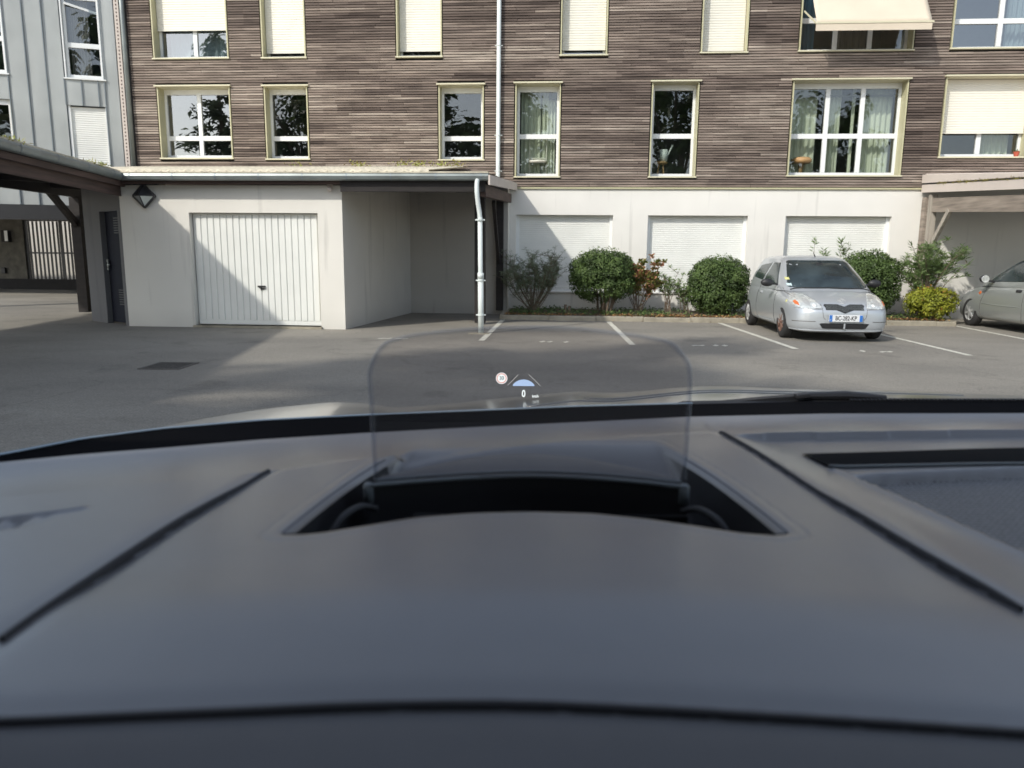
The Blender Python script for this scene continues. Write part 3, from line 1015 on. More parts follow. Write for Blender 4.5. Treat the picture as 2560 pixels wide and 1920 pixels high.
def zpanel(s0, s1, z0, z1):
    mb = MB()
    # slightly quilted sheet, folded seam along its left side
    nx, nz = 4, max(2, int((z1 - z0) / .5))
    sd_ = random.random() * 50
    mb.grid(lambda u, v: (-s1 + (s1 - s0) * u, .0 + .012 * noise.noise(Vector((u * 1.5 + sd_, v * (z1 - z0) * 1.2, sd_))), z0 + (z1 - z0) * v), nx, nz)
    o = mb.build('zinc_panel', M['zinc'], zb, smooth=True, fix=False)
    MB().box((-s1 - .010, -.030, z0), (-s1 + .010, .01, z1)).build('seam', M['zinc_seam'], o)


for s0, s1 in cols: zpanel(s0, s1, 2.47, 10.0)
for s0, s1 in [(.56, .70), (.70, 1.06), (1.06, 1.42)]: zpanel(s0, s1, 4.80, 5.40)
for s0, s1 in [(.56, .99), (.99, 1.42)]: zpanel(s0, s1, 7.32, 10.0); zpanel(s0, s1, 2.47, 3.33)
for s0, s1 in [(2.58, 3.08), (3.08, 3.57)]:
    zpanel(s0, s1, 4.86, 5.41); zpanel(s0, s1, 7.62, 10.0); zpanel(s0, s1, 2.47, 3.48)
OZ = Vector((0, 0, 0))
wz = window(ZW[0], 1, 6.17, glass='glass', frame_d=.07, parent=zb, origin=OZ, header=False)
wz2 = window(ZW[2], 1, 6.2, glass='glass_sky', frame_d=.07, parent=zb, origin=OZ, header=False)
window(ZW[3], 1, None, glass='glass', frame_d=.07, parent=zb, origin=OZ, header=False)
for o in (wz, wz2):
    for c_ in o.children:
        if c_.name.startswith(('sill', 'jamb')): c_.data.materials[0] = M['pvc']
f = MB().box((ZW[1][0], .03, 3.35), (ZW[1][0] + .05, .12, 4.8)).box((ZW[1][1] - .03, .03, 3.35), (ZW[1][1], .12, 4.8)).build('shutter_frame', M['pvc'], zb)
corrug(ZW[1][0] + .05, ZW[1][1] - .03, 3.4, 4.79, .075, .05, .004).build('roller_shutter', M['shutter_w'], f, fix=False)
# perforated ventilation strip and corner pipe
vs_ = MB().box((-.235, -.02, 2.5), (-.13, .045, 10)).build('vent_strip', M['barge'], zb)
hl = MB()
zz = 2.6
while zz < 9.9:
    hl.box((-.195, -.023, zz), (-.17, -.0203, zz + .035)); zz += .085
hl.build('perforation', M['wood_brown'], vs_, kind='stuff')
MB().tube([(-.055, -.03, 10), (-.055, -.03, 3.0)], .055, 12).build('corner_downpipe', M['galv'], zb, smooth=True)
MB().box((-.02, -.01, 2.5), (.02, .06, 10)).build('corner_shadow_gap', M['dark'], zb)
MB().box((-4.25, -.02, 2.12), (0.0, .30, 2.465)).build('lintel_beam', M['black'], zb)  # lintel coloured black to stand in for the shade on it
MB().box((-.3, .0, 0), (.0, 1.8, 2.12)).box((-4.25, .3, 0), (-4.0, .6, 2.12)).build('ground_floor_wall', M['plaster_dark'], zb)
o = curtain(0, 1, 0, 1, 0, 7, M['curtain_g'], 'grey patterned curtain behind the open window of the zinc block', .03)
o.location = ZO + Vector((-.944 * 1.28 - .329 * .25, -.329 * 1.28 + .944 * .25, 5.5)); o.rotation_euler.z = zrot; o.scale = (.42, 1, 1.75)
# the tilted open sash
MB().beam((-1.30, .02, 7.08), (-.60, .16, 6.92), .03, .05).build('open_sash', M['pvc'], zb)

# ================================================================== YARD BEHIND (seen through the carport)
yw = thing('yard_wall', 'dark brick wall at the back of the yard beyond the carport', 'wall', (-19, 26, 0))
holed_wall(-8, 8, 0, 3.6, 0, [(-.75, 1.45, .14, 2.52)], .25, M['plaster_dark'], 'brickwork', yw)
yw.children[0].data.materials[0] = M['yardbrick']
MB().box((-8, .25, 0), (8, .3, .14)).box((-8, -.04, 0), (8, -.001, .38)).build('plinth', M['dark'], yw)
MB().box((-8, -5.4, 2.9), (8, .3, 3.0)).build('added_shade_roof', M['underside'], yw)  # unseen roof added to keep the wall and the ground before it in shade
MB().box((-8, 3.2, 0), (8, 3.35, 4)).build('far_partition', M['plaster_dark'], yw)
gt = thing('barred_gate', 'dark steel gate of vertical bars with daylight behind at the back of the yard', 'gate', (-18.65, 26.06, 0.14))
gf = MB()
gf.box((-1.1, 0, 0), (-1.03, .05, 2.38)).box((1.03, 0, 0), (1.1, .05, 2.38)).box((-1.03, 0, 2.31), (1.03, .05, 2.38)).box((-1.03, 0, 0), (1.03, .05, .07))
gf.build('gate_frame', M['blacksteel'], gt)
MB().box((-1.03, .01, 1.15), (1.03, .04, 1.21)).build('cross_rail', M['blacksteel'], gt)
MB().box((.22, .008, .07), (.34, .042, 2.31)).build('meeting_stile', M['blacksteel'], gt)
for i in range(13):
    xx = -.93 + i * .155
    MB().box((xx - .035, .014, .075), (xx + .035, .036, 2.305)).build('bar', M['blacksteel'], gt)
wl = thing('meter_box', 'small box with a pale cover on the dark wall at the far left', 'meter box', (-20.35, 25.95, 1.70))
MB().box((-.13, -.12, 0), (.13, .05, .42)).build('case', M['wood_dark'], wl)
MB().box((.01, -.135, .03), (.13, -.121, .40)).build('cover', M['pvc'], wl)
sk = thing('wall_socket', 'tiny dark outlet low on the wall below the pale meter box', 'outlet', (-20.6, 25.96, .58))
MB().box((-.07, -.06, 0), (.07, .04, .2)).build('case', M['black'], sk, bevel=.01)

# ================================================================== LEFT CARPORT
lc = thing('carport', 'dark timber carport with a grey gutter and brown fascia along the left side', 'carport', (-8, 11, 0))
LO = Vector((-8, 11, 0))
A = Vector((-8.06, 13.42, 0)); B = Vector((-7.21, 9.25, 0))
dv = (B - A).normalized()
E_ = A + dv * 13.5                 # towards and past the viewer
nl = Vector((dv.y, -dv.x, 0))      # to the left of the edge (away from the yard)
if nl.x > 0: nl = -nl


def lcp(p, off, z):
    q = p + nl * off
    return Vector((q.x, q.y, z)) - LO


A2 = A - dv * .05
gut = MB()
prof = [(.02, 2.755), (-.075, 2.75), (-.095, 2.70), (-.075, 2.645), (-.03, 2.62), (.02, 2.64)]
for i in range(len(prof)):
    pass
n_ = 12
vs, fs = [], []
L_ = (E_ - A2).length
for i in range(n_ + 1):
    p = A2 + dv * L_ * i / n_
    for o_, z_ in prof: vs.append(lcp(p, o_, z_))
k = len(prof)
for i in range(n_):
    for j in range(k - 1): fs.append((i * k + j, i * k + j + 1, (i + 1) * k + j + 1, (i + 1) * k + j))
gut.add(vs, fs)
gu = gut.build('gutter', M['galv'], lc, smooth=True)
for i in range(1, 12):
    p = A2 + dv * (1.02 * i - .12)
    MB().add([lcp(p + dv * e, o_ - .004, z_ - (.003 if z_ < 2.7 else -.002)) for e in (-.014, .014) for o_, z_ in prof], [(j, j + 1, j + 1 + k, j + k) for j in range(k - 1)]).build('gutter_joint', M['zinc_seam'], gu)
MB().beam(lcp(A2, .035, 2.575), lcp(E_, .035, 2.575), .05, .09).build('eaves_batten', M['wood_brown'], lc)
MB().beam(lcp(A2 - dv * .2, .12, 2.475), lcp(E_, .12, 2.475), .05, .22).build('fascia_board', M['wood_brown'], lc)
# roof slab: from the gutter back over the bays, rising a little
A3 = A - dv * 2.0
W_ = 4.9
rf = MB()
q = [lcp(A3, -.02, 2.745), lcp(E_, -.02, 2.745), lcp(E_, W_, 2.98), lcp(A3, W_, 2.98)]
rf.prism(q, (0, 0, .045))
rf.build('roof_sheet', M['roofsheet'], lc)
q = [lcp(A3, .02, 2.70), lcp(E_, .02, 2.70), lcp(E_, W_, 2.93), lcp(A3, W_, 2.93)]
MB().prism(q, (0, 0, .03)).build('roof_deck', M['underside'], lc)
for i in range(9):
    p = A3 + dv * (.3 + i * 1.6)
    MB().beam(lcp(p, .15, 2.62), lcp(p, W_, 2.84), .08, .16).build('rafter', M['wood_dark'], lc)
# back beam, its posts and braces
PX = Vector((-10.64, 15.72, 0))
q0, q1 = PX - LO, Vector((-10.64 + .12 * 9, 15.72 - 9, 0)) - LO
MB().beam(q0 + Vector((0, .12, 2.64)), q1 + Vector((0, 0, 2.60)), .12, .24).build('back_beam', M['wood_dark'], lc)
MB().box(q0 + Vector((-.11, -.11, .05)), q0 + Vector((.11, .11, 2.52))).build('post', M['wood_dark'], lc)
MB().beam(q0 + Vector((0, -.08, 1.95)), q0 + Vector((.08, -1.0, 2.60)), .10, .13).build('brace', M['wood_dark'], lc)
q3 = q0 + (q1 - q0) * .62
MB().box(q3 + Vector((-.11, -.11, .0)), q3 + Vector((.11, .11, 2.52))).build('post', M['wood_dark'], lc)
# moss on the eaves
ms = MB()
for c0, c1, n2, hh in [(.9, 1.6, 260, .10), (3.6, 4.9, 300, .10), (2.1, 2.6, 40, .05)]:
    for i in range(n2):
        s_ = random.uniform(c0, c1)
        p = A + dv * s_
        leaf(ms, lcp(p, random.uniform(-.05, .16), 2.76 + random.uniform(0, hh * .5)), (random.uniform(-1, 1), random.uniform(-1, 1), .3), random.uniform(.02, hh), .014, random.random())
ms.build('roof_moss', M['moss'], lc, kind='stuff')

# ================================================================== GARAGE WITH OPEN BAY
GO = Vector((-5, 13.27, 0))
ga = thing('garage', 'rendered garage with an up-and-over door and an open bay under one corrugated roof', 'garage', GO)


def gl(x, y, z): return (x - GO.x, y - GO.y, z)


# front wall with the door recess
holed_wall(-8.17 - GO.x, -4.04 - GO.x, 0, 2.56, 0, [(-6.88 - GO.x, -4.49 - GO.x, .04, 2.08)], .16, M['plaster_g'], 'front_wall', ga)
# shallower left rebate of the door opening
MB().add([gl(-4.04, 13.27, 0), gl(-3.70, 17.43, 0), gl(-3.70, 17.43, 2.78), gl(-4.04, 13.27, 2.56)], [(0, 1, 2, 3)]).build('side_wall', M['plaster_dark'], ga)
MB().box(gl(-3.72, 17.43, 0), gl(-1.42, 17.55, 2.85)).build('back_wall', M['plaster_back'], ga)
MB().add([gl(-1.42, 17.43, 0), gl(-1.42, 18.1, 0), gl(-1.42, 18.1, 2.9), gl(-1.42, 17.43, 2.9)], [(0, 1, 2, 3)]).build('return_wall', M['plaster'], ga)
# angled store wall with its door
p0, p1 = Vector((-8.17, 13.27, 0)), Vector((-9.50, 14.19, 0))
dd = (p1 - p0); LL = dd.length; du = dd / LL


def sw(s, z, off=0.0):
    p = p0 + du * s + Vector((du.y, -du.x, 0)) * off
    return (p.x - GO.x, p.y - GO.y, z)


sn = -1 if Vector((du.y, -du.x, 0)).y > 0 else 1
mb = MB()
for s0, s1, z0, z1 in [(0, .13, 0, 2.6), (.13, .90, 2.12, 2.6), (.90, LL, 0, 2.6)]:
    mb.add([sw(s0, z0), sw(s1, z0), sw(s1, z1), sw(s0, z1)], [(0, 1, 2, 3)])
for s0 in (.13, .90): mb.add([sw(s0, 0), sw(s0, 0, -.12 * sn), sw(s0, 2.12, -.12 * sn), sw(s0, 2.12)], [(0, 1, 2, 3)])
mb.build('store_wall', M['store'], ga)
sdr = MB().add([sw(.13, .03, -.10 * sn), sw(.90, .03, -.10 * sn), sw(.90, 2.12, -.10 * sn), sw(.13, 2.12, -.10 * sn)], [(0, 1, 2, 3)]).build('store_door', M['navydoor'], ga)
for zc in (.38, 1.72):
    for i in range(7):
        a = Vector(sw(.22, zc + i * .045, -.085 * sn)); b = Vector(sw(.50, zc + i * .045, -.085 * sn))
        MB().beam(a, b, .02, .018).build('louvre', M['blacksteel'], sdr)
MB().beam(sw(.83, 1.02, -.06 * sn), sw(.83, 1.22, -.06 * sn), .02, .04).beam(sw(.83, 1.12, -.04 * sn), sw(.72, 1.12, -.04 * sn), .018, .018).build('handle', M['galv'], sdr)
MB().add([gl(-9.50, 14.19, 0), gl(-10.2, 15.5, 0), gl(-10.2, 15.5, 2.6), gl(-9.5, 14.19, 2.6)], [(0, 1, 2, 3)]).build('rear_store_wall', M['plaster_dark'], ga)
# garage door of ribbed panels
gd = MB().box(gl(-6.86, 13.385, .05), gl(-4.51, 13.42, 2.07)).build('garage_door', M['door_white'], ga)
npan = 19
pw = (6.83 - 4.53) / npan
for i in range(npan):
    x = -6.83 + i * pw
    m_ = MB()
    zt, zb_ = 2.055, .14
    y0, y1 = 13.384, 13.366
    q = [(x + .004, y0), (x + .016, y1), (x + pw - .016, y1), (x + pw - .004, y0)]
    vs = [gl(a, b, z_) for z_ in (zb_, zt) for a, b in q]
    m_.add(vs, [(0, 1, 5, 4), (1, 2, 6, 5), (2, 3, 7, 6), (4, 5, 6, 7), (3, 2, 1, 0)])
    m_.build('door_panel', M['door_white'], gd)
MB().box(gl(-6.85, 13.37, .055), gl(-4.52, 13.384, .13)).build('bottom_rail', M['door_white'], gd)
hd = MB().box(gl(-5.69, 13.34, .745), gl(-5.55, 13.365, .775)).tube([gl(-5.63, 13.355, .745), gl(-5.63, 13.35, .69)], .01, 8)
hd.add([gl(-5.69, 13.35, .745), gl(-5.52, 13.35, .72), gl(-5.60, 13.35, .70)], [(0, 1, 2)])
hd.build('door_handle', M['black'], gd)
MB().box(gl(-6.9, 13.2, 0), gl(-4.47, 13.40, .04)).build('threshold', M['kerb'], ga)
# eaves: gutter, fascia, corrugated sheets
gg = MB()
gx0, gx1 = -8.20, -1.39
prof = [(0.0, 2.745), (-.085, 2.74), (-.105, 2.69), (-.085, 2.635), (-.04, 2.615), (0.0, 2.635)]
vs = []
for x in (gx0, gx1):
    for o_, z_ in prof: vs.append(gl(x, 13.03 + o_, z_))
gg.add(vs, [(j, j + 1, j + 1 + 6, j + 6) for j in range(5)] + [(0, 1, 2, 3, 4, 5), (11, 10, 9, 8, 7, 6)])
ggo = gg.build('gutter', M['galv'], ga)
for i in range(9):
    x = -7.75 + i * .78
    if x < gx1 - .05:
        MB().add([gl(x + e, 13.03 + o_ - .004, z_ - (.004 if z_ < 2.7 else 0)) for e in (-.012, .012) for o_, z_ in prof[:5]], [(j, j + 1, j + 6, j + 5) for j in range(4)]).build('gutter_joint', M['zinc_seam'], ggo)
MB().box(gl(-8.20, 12.93, 2.742), gl(gx1, 13.10, 2.765)).build('eaves_flashing', M['roofsheet'], ga)
MB().box(gl(-8.15, 13.08, 2.565), gl(-4.0, 13.12, 2.65)).build('fascia_board', M['wood_brown'], ga)
MB().box(gl(-4.0, 13.06, 2.44), gl(-1.45, 13.12, 2.64)).build('fascia_board', M['wood_dark'], ga)
MB().box(gl(-4.0, 14.72, 2.58), gl(-1.50, 14.86, 2.78)).build('cross_beam', M['wood_dark'], ga)
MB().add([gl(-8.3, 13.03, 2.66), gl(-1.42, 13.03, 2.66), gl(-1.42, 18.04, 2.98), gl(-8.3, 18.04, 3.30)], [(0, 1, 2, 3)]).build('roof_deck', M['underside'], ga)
cs = MB()
sx0, sx1 = -10.4, -2.42
n_ = int((sx1 - sx0) / .03)
vs = []
for i in range(n_ + 1):
    x = sx0 + (sx1 - sx0) * i / n_
    dz = .018 * cos(2 * pi * x / .15)
    vs += [gl(x, 13.0, 2.79 + dz), gl(x, 18.05, 3.43 + dz), gl(x, 13.0, 2.765 + dz)]
cs.add(vs, [(3 * i, 3 * i + 3, 3 * i + 4, 3 * i + 1) for i in range(n_)] + [(3 * i, 3 * i + 2, 3 * i + 5, 3 * i + 3) for i in range(n_)])
cs.build('corrugated_roof', M['roofsheet'], ga, smooth=True)
MB().add([gl(-2.42, 13.0, 2.76), gl(-1.36, 13.0, 2.74), gl(-1.30, 18.04, 3.06), gl(-2.42, 18.04, 3.10)], [(0, 1, 2, 3)]).build('flat_roof_strip', M['roofsheet'], ga)
MB().prism([gl(-1.385, 12.93, 2.71), gl(-1.385, 12.93, 2.545), gl(-1.27, 18.03, 2.89), gl(-1.27, 18.03, 3.06)], (.03, 0, 0)).build('barge_board', M['barge'], ga)
MB().beam(gl(-1.50, 13.15, 2.47), gl(-1.42, 18.0, 2.70), .10, .20).build('side_beam', M['wood_brown'], ga)
MB().box(gl(-1.84, 14.69, .03), gl(-1.64, 14.89, 2.58)).build('post', M['wood_dark'], ga)
MB().box(gl(-1.66, 17.25, .10), gl(-1.50, 17.40, 2.62)).build('post', M['wood_dark'], ga)
MB().beam(gl(-1.60, 17.25, 1.2), gl(-1.62, 16.2, 2.5), .07, .09).build('brace', M['wood_dark'], ga)
# rain pipe with swan neck, sleeves and clamps
py_ = 12.93
path = smooth_curve([gl(-1.575, 12.97, 2.63), gl(-1.58, 12.93, 2.55), gl(-1.575, 12.90, 2.42), gl(-1.56, 12.91, 2.25), gl(-1.535, 12.93, 2.08), gl(-1.525, py_, 1.97)], 5)
dp = MB().tube(path, .040, 14).tube([gl(-1.525, py_, 2.0), gl(-1.505, py_, .0)], .041, 16).build('downpipe', M['pipe'], ga, smooth=True)
MB().tube([gl(-1.513, py_, .96), gl(-1.505, py_, .0)], .050, 16).build('lower_sleeve', M['pipe'], dp, smooth=True)
MB().tube([gl(-1.513, py_, .96), gl(-1.513, py_, 1.06)], .056, 16).build('pipe_socket', M['pipe'], dp, smooth=True)
for zz, xx in ((1.96, -1.525), (.93, -1.513), (.33, -1.508)):
    MB().tube([gl(xx, py_, zz - .014), gl(xx, py_, zz + .014)], .062, 16).box(gl(xx - .085, py_ - .012, zz - .01), gl(xx + .085, py_ + .012, zz + .01)).build('clamp', M['pipe'], dp, smooth=False)
MB().box(gl(-1.72, 12.82, 0), gl(-1.36, 13.0, .012)).build('pipe_footing', M['kerb'], ga)
mo = MB()
for cx, n2 in ((-4.95, 60), (-3.9, 40), (-3.55, 70), (-3.0, 50), (-6.4, 30), (-2.7, 40)):
    for i in range(n2):
        leaf(mo, gl(cx + random.gauss(0, .12), random.uniform(17.2, 17.9), 3.40 + random.uniform(0, .08)), (random.uniform(-1, 1), random.uniform(-1, 1), .5), random.uniform(.03, .09), .03, random.random())
mo.build('roof_moss', M['moss'], ga, kind='stuff')

# lamp and sensor on the garage
lm = thing('wall_lamp', 'black diamond-shaped wall lamp with glass facets high on the garage front', 'wall lamp', (-7.67, 13.27, 2.365))
r1 = .205
cr = [(0, -.05, r1), (r1, -.05, 0), (0, -.05, -r1), (-r1, -.05, 0)]
ap = (0, -.20, 0)
b_ = MB()
for i in range(4):
    b_.beam(cr[i], cr[(i + 1) % 4], .03, .035)
    b_.beam(cr[i], ap, .014, .014)
b_.prism([(0, 0, r1), (r1, 0, 0), (0, 0, -r1), (-r1, 0, 0)], (0, -.04, 0))
b_.build('frame', M['blacksteel'], lm)
for i, mm in enumerate(('black', 'whitepot', 'bezel', 'black')):
    c0, c1 = Vector(cr[i]), Vector(cr[(i + 1) % 4]); A_ = Vector(ap)
    c_ = (c0 + c1 + A_) / 3
    MB().add([c0.lerp(c_, .1), c1.lerp(c_, .1), A_.lerp(c_, .1)], [(0, 1, 2)]).build('facet', M[mm], lm, fix=False)
sn_ = thing('motion_sensor', 'small pale motion sensor under the eaves at the corner of the garage front', 'sensor', (-4.24, 13.27, 2.50))
MB().box((-.05, -.04, .02), (.05, 0, .10)).build('mount', M['barge'], sn_, bevel=.01)
MB().lathe([(0, -.11), (.03, -.10), (.045, -.06), (.045, -.03), (0, -.03)], (0, 0, -.0), (0, 1, .15), 14).build('eye', M['barge'], sn_, smooth=True)

# ================================================================== RIGHT CARPORT
RO = Vector((8.1, 17.8, 0))
rc = thing('carport', 'silvered timber carport with a pale barge board at the right edge', 'carport', RO)


def rl(x, y, z): return (x - RO.x, y - RO.y, z)


MB().prism([rl(8.0, 18.03, 3.03), rl(8.0, 18.03, 2.86), rl(8.0, 12.93, 2.52), rl(8.0, 12.93, 2.69)], (.03, 0, 0)).build('barge_board', M['barge'], rc)
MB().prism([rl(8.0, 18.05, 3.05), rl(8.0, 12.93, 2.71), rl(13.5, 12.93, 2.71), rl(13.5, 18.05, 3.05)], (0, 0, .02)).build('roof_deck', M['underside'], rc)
cs = MB()
n_ = int(5.4 / .03)
vs = []
for i in range(n_ + 1):
    x = 8.03 + 5.4 * i / n_
    dz = .018 * cos(2 * pi * x / .15)
    vs += [rl(x, 12.95, 2.76 + dz), rl(x, 18.05, 3.26 + dz)]
cs.add(vs, [(2 * i, 2 * i + 2, 2 * i + 3, 2 * i + 1) for i in range(n_)])
cs.prism([rl(8.0, 18.05, 3.07), rl(8.0, 18.05, 3.26), rl(8.0, 12.95, 2.76), rl(8.0, 12.95, 2.72)], (.02, 0, 0))
cs.build('corrugated_roof', M['barge'], rc)
ms = MB()
for i in range(260):
    t_ = random.uniform(0.15, .9)
    leaf(ms, rl(7.992, 18.05 - 5.1 * t_, 3.055 - .34 * t_ + random.gauss(0, .008)), (-1, random.uniform(-.5, .5), random.uniform(-.5, .5)), random.uniform(.02, .05), .02, random.random() * .5)
ms.build('roof_moss', M['moss'], rc, kind='stuff')
MB().box(rl(8.05, 17.62, .05), rl(8.19, 17.76, 2.79)).build('post', M['wood_post'], rc, bevel=.006)
MB().box(rl(8.05, 17.90, .05), rl(8.14, 18.06, 2.75)).build('wall_post', M['wood_grey'], rc)
MB().beam(rl(8.13, 17.60, 2.555), rl(8.13, 12.9, 2.29), .10, .30, (0, 0, 1)).build('side_beam', M['wood_grey'], rc)
MB().beam(rl(8.10, 17.62, 1.55), rl(8.10, 16.85, 2.40), .07, .11, (0, 1, 0)).build('brace', M['wood_post'], rc)
MB().box(rl(8.2, 13.0, 2.5), rl(13.4, 13.1, 2.68)).build('front_beam', M['wood_grey'], rc)
MB().box(rl(13.2, 13.0, 0), rl(13.4, 13.2, 2.5)).build('post', M['wood_grey'], rc)

# ================================================================== PLANTED BED
bed = MB()
bed.grid(lambda u, v: (-1.34 + 9.3 * u, 16.0 + 2.08 * v, .085 + .035 * noise.noise(Vector((u * 14, v * 4, 2))) + .02 * v), 90, 16)
bd = bed.build('planting_bed', M['soil'], smooth=True, fix=False)
tag(bd, kind='structure')
xk = -1.38
i = 0
while xk < 8.0:
    ln = 1.0
    xe = min(xk + ln - .008, 8.0)
    jz = random.uniform(-.008, .008)
    ya = 15.88 + (.06 if xk < -1.2 else 0) + .03 * noise.noise(Vector((xk, 0, 0)))
    MB().prism([(xk, ya, -.02), (xk, ya + .012, .085 + jz), (xk, ya + .03, .10 + jz), (xk, ya + .12, .10 + jz), (xk, ya + .12, -.02)], (xe - xk, 0, 0)).build('kerb_stone', M['kerb'], bd, bevel=.006)
    xk += ln
for y0, y1 in ((16.03, 17.0), (17.01, 18.08)):
    MB().box((-1.46, y0, -.02), (-1.36, y1, .10)).build('kerb_stone', M['kerb'], bd, bevel=.006)
    MB().box((7.98, y0, -.02), (8.08, y1, .10)).build('kerb_stone', M['kerb'], bd, bevel=.006)
iv = MB()
for i in range(5200):
    x = random.uniform(-1.3, 7.9); y = random.uniform(16.02, 18.0)
    dens = .5 + .9 * noise.noise(Vector((x * .9, y * .8, 5)))
    if x < 2.2: dens += .35
    if y > 16.6: dens += .2
    if random.random() > dens: continue
    leaf(iv, (x, y, .10 + random.uniform(0, .07)), (random.uniform(-.8, .8), random.uniform(-.9, .3), 1), random.uniform(.04, .08), .04, random.random() ** 1.5)
o = iv.build('ground_ivy', M['leaf'], kind='stuff')
tag(o, 'low dark ivy creeping over the soil of the planting bed', 'ivy')
dl = MB()
for i in range(5600):
    x = random.uniform(-1.35, 7.95)
    y = 16.0 + abs(random.gauss(0, .28)) - (.12 if random.random() < .25 else 0)
    if random.random() > .5 + 1.1 * noise.noise(Vector((x * 1.1, 7, 5))): continue
    zz = .10 if y > 16.02 else (.105 if y > 15.9 else .006)
    if y < 15.9 and random.random() < .5: continue
    leaf(dl, (x, y, zz + random.uniform(0, .03)), (random.uniform(-.6, .6), random.uniform(-.6, .6), 1), random.uniform(.03, .065), .03, random.random())
for i in range(160):
    leaf(dl, (random.uniform(-4, 8), 15.9 - abs(random.gauss(0, .5)), .006), (0, 0, 1), random.uniform(.02, .05), .025, random.random())
for i in range(150):
    leaf(dl, (random.uniform(-3.8, -1.9), random.uniform(15.2, 17.3), .006), (0, 0, 1), random.uniform(.02, .05), .025, random.random() * .6)
o = dl.build('fallen_leaves', M['leaf_dry'], kind='stuff')
tag(o, 'brown fallen leaves gathered along the kerb of the bed', 'leaves')


# ------------------------------------------------------------------ shrubs
def clipped_bush(loc, rx, ry, ztop, zlow, n, label, seed, mt='leaf', stems=5, open_low=0.0, lsize=.055, cat='bush', flat=1.0):
    random.seed(seed)
    t = thing('clipped_bush', label, cat, loc, 0, 'shrubs in the planting bed')
    st = MB()
    for i in range(stems):
        an = random.uniform(0, 2 * pi); r_ = random.uniform(.05, .3) * rx
        p = Vector((r_ * cos(an), r_ * sin(an), 0))
        e = Vector((p.x * 2.2 + random.gauss(0, .08), p.y * 2, (ztop + zlow) * .55))
        st.tube([p, p.lerp(e, .5) + Vector((random.gauss(0, .03), random.gauss(0, .03), 0)), e], [.028, .02, .012], 6)
        for k in range(3):
            b = p.lerp(e, random.uniform(.45, .9))
            st.tube([b, b + Vector((random.gauss(0, .22), random.gauss(0, .22), random.uniform(.15, .35)))], [.011, .005], 5)
    st.build('stems', M['bark'], t)
    fo = MB()
    zc = (ztop + zlow) / 2; rz_ = (ztop - zlow) / 2
    cnt = 0
    while cnt < n:
        an = random.uniform(0, 2 * pi); el = math.asin(random.uniform(-1, 1))
        d = Vector((cos(an) * cos(el), sin(an) * cos(el), sin(el)))
        dp_ = Vector((math.copysign(abs(d.x) ** .82, d.x), math.copysign(abs(d.y) ** .82, d.y), math.copysign(abs(d.z) ** flat, d.z)))
        bumpy = 1 + .085 * noise.noise(d * 2.3 + Vector((seed, 0, 0))) + .05 * noise.noise(d * 7 + Vector((seed, 3, 0)))
        rr = random.uniform(.0, 1) ** .13 * bumpy
        p = Vector((dp_.x * rx * rr, dp_.y * ry * rr, zc + dp_.z * rz_ * rr))
        if p.z < .04: continue
        hz = (p.z - zlow) / (ztop - zlow)
        clump = noise.noise(p * 5.5 + Vector((seed, seed, 0)))
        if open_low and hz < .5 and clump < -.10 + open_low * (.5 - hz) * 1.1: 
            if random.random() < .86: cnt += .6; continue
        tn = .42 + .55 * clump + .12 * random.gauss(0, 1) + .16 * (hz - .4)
        nn = (d + Vector((random.gauss(0, .5), random.gauss(0, .5), random.gauss(0, .5) + .3))).normalized()
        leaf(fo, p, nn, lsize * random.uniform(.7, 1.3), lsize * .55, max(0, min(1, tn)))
        cnt += 1
    for i in range(int(n * .22)):
        d = Vector((random.gauss(0, 1), random.gauss(0, 1), random.gauss(0, 1))).normalized() * random.uniform(.35, .84)
        p = Vector((d.x * rx, d.y * ry, zc + d.z * rz_))
        if p.z < .06 or (open_low and (p.z - zlow) / (ztop - zlow) < open_low * .75): continue
        leaf(fo, p, (random.gauss(0, 1), random.gauss(0, 1), random.gauss(0, 1)), lsize * 2.2, lsize * 1.3, random.uniform(.05, .3))
    # stray shoots break the outline
    for i in range(int(n * .02)):
        an = random.uniform(0, 2 * pi); el = random.uniform(.1, 1.4)
        p = Vector((cos(an) * cos(el) * rx, sin(an) * cos(el) * ry, zc + sin(el) * rz_)) * random.uniform(1.0, 1.06)
        leaf(fo, p, (random.gauss(0, 1), random.gauss(0, 1), 1), lsize * 1.2, lsize * .5, random.uniform(.5, 1))
    fo.build('foliage', M[mt], t, kind='stuff')
    return t


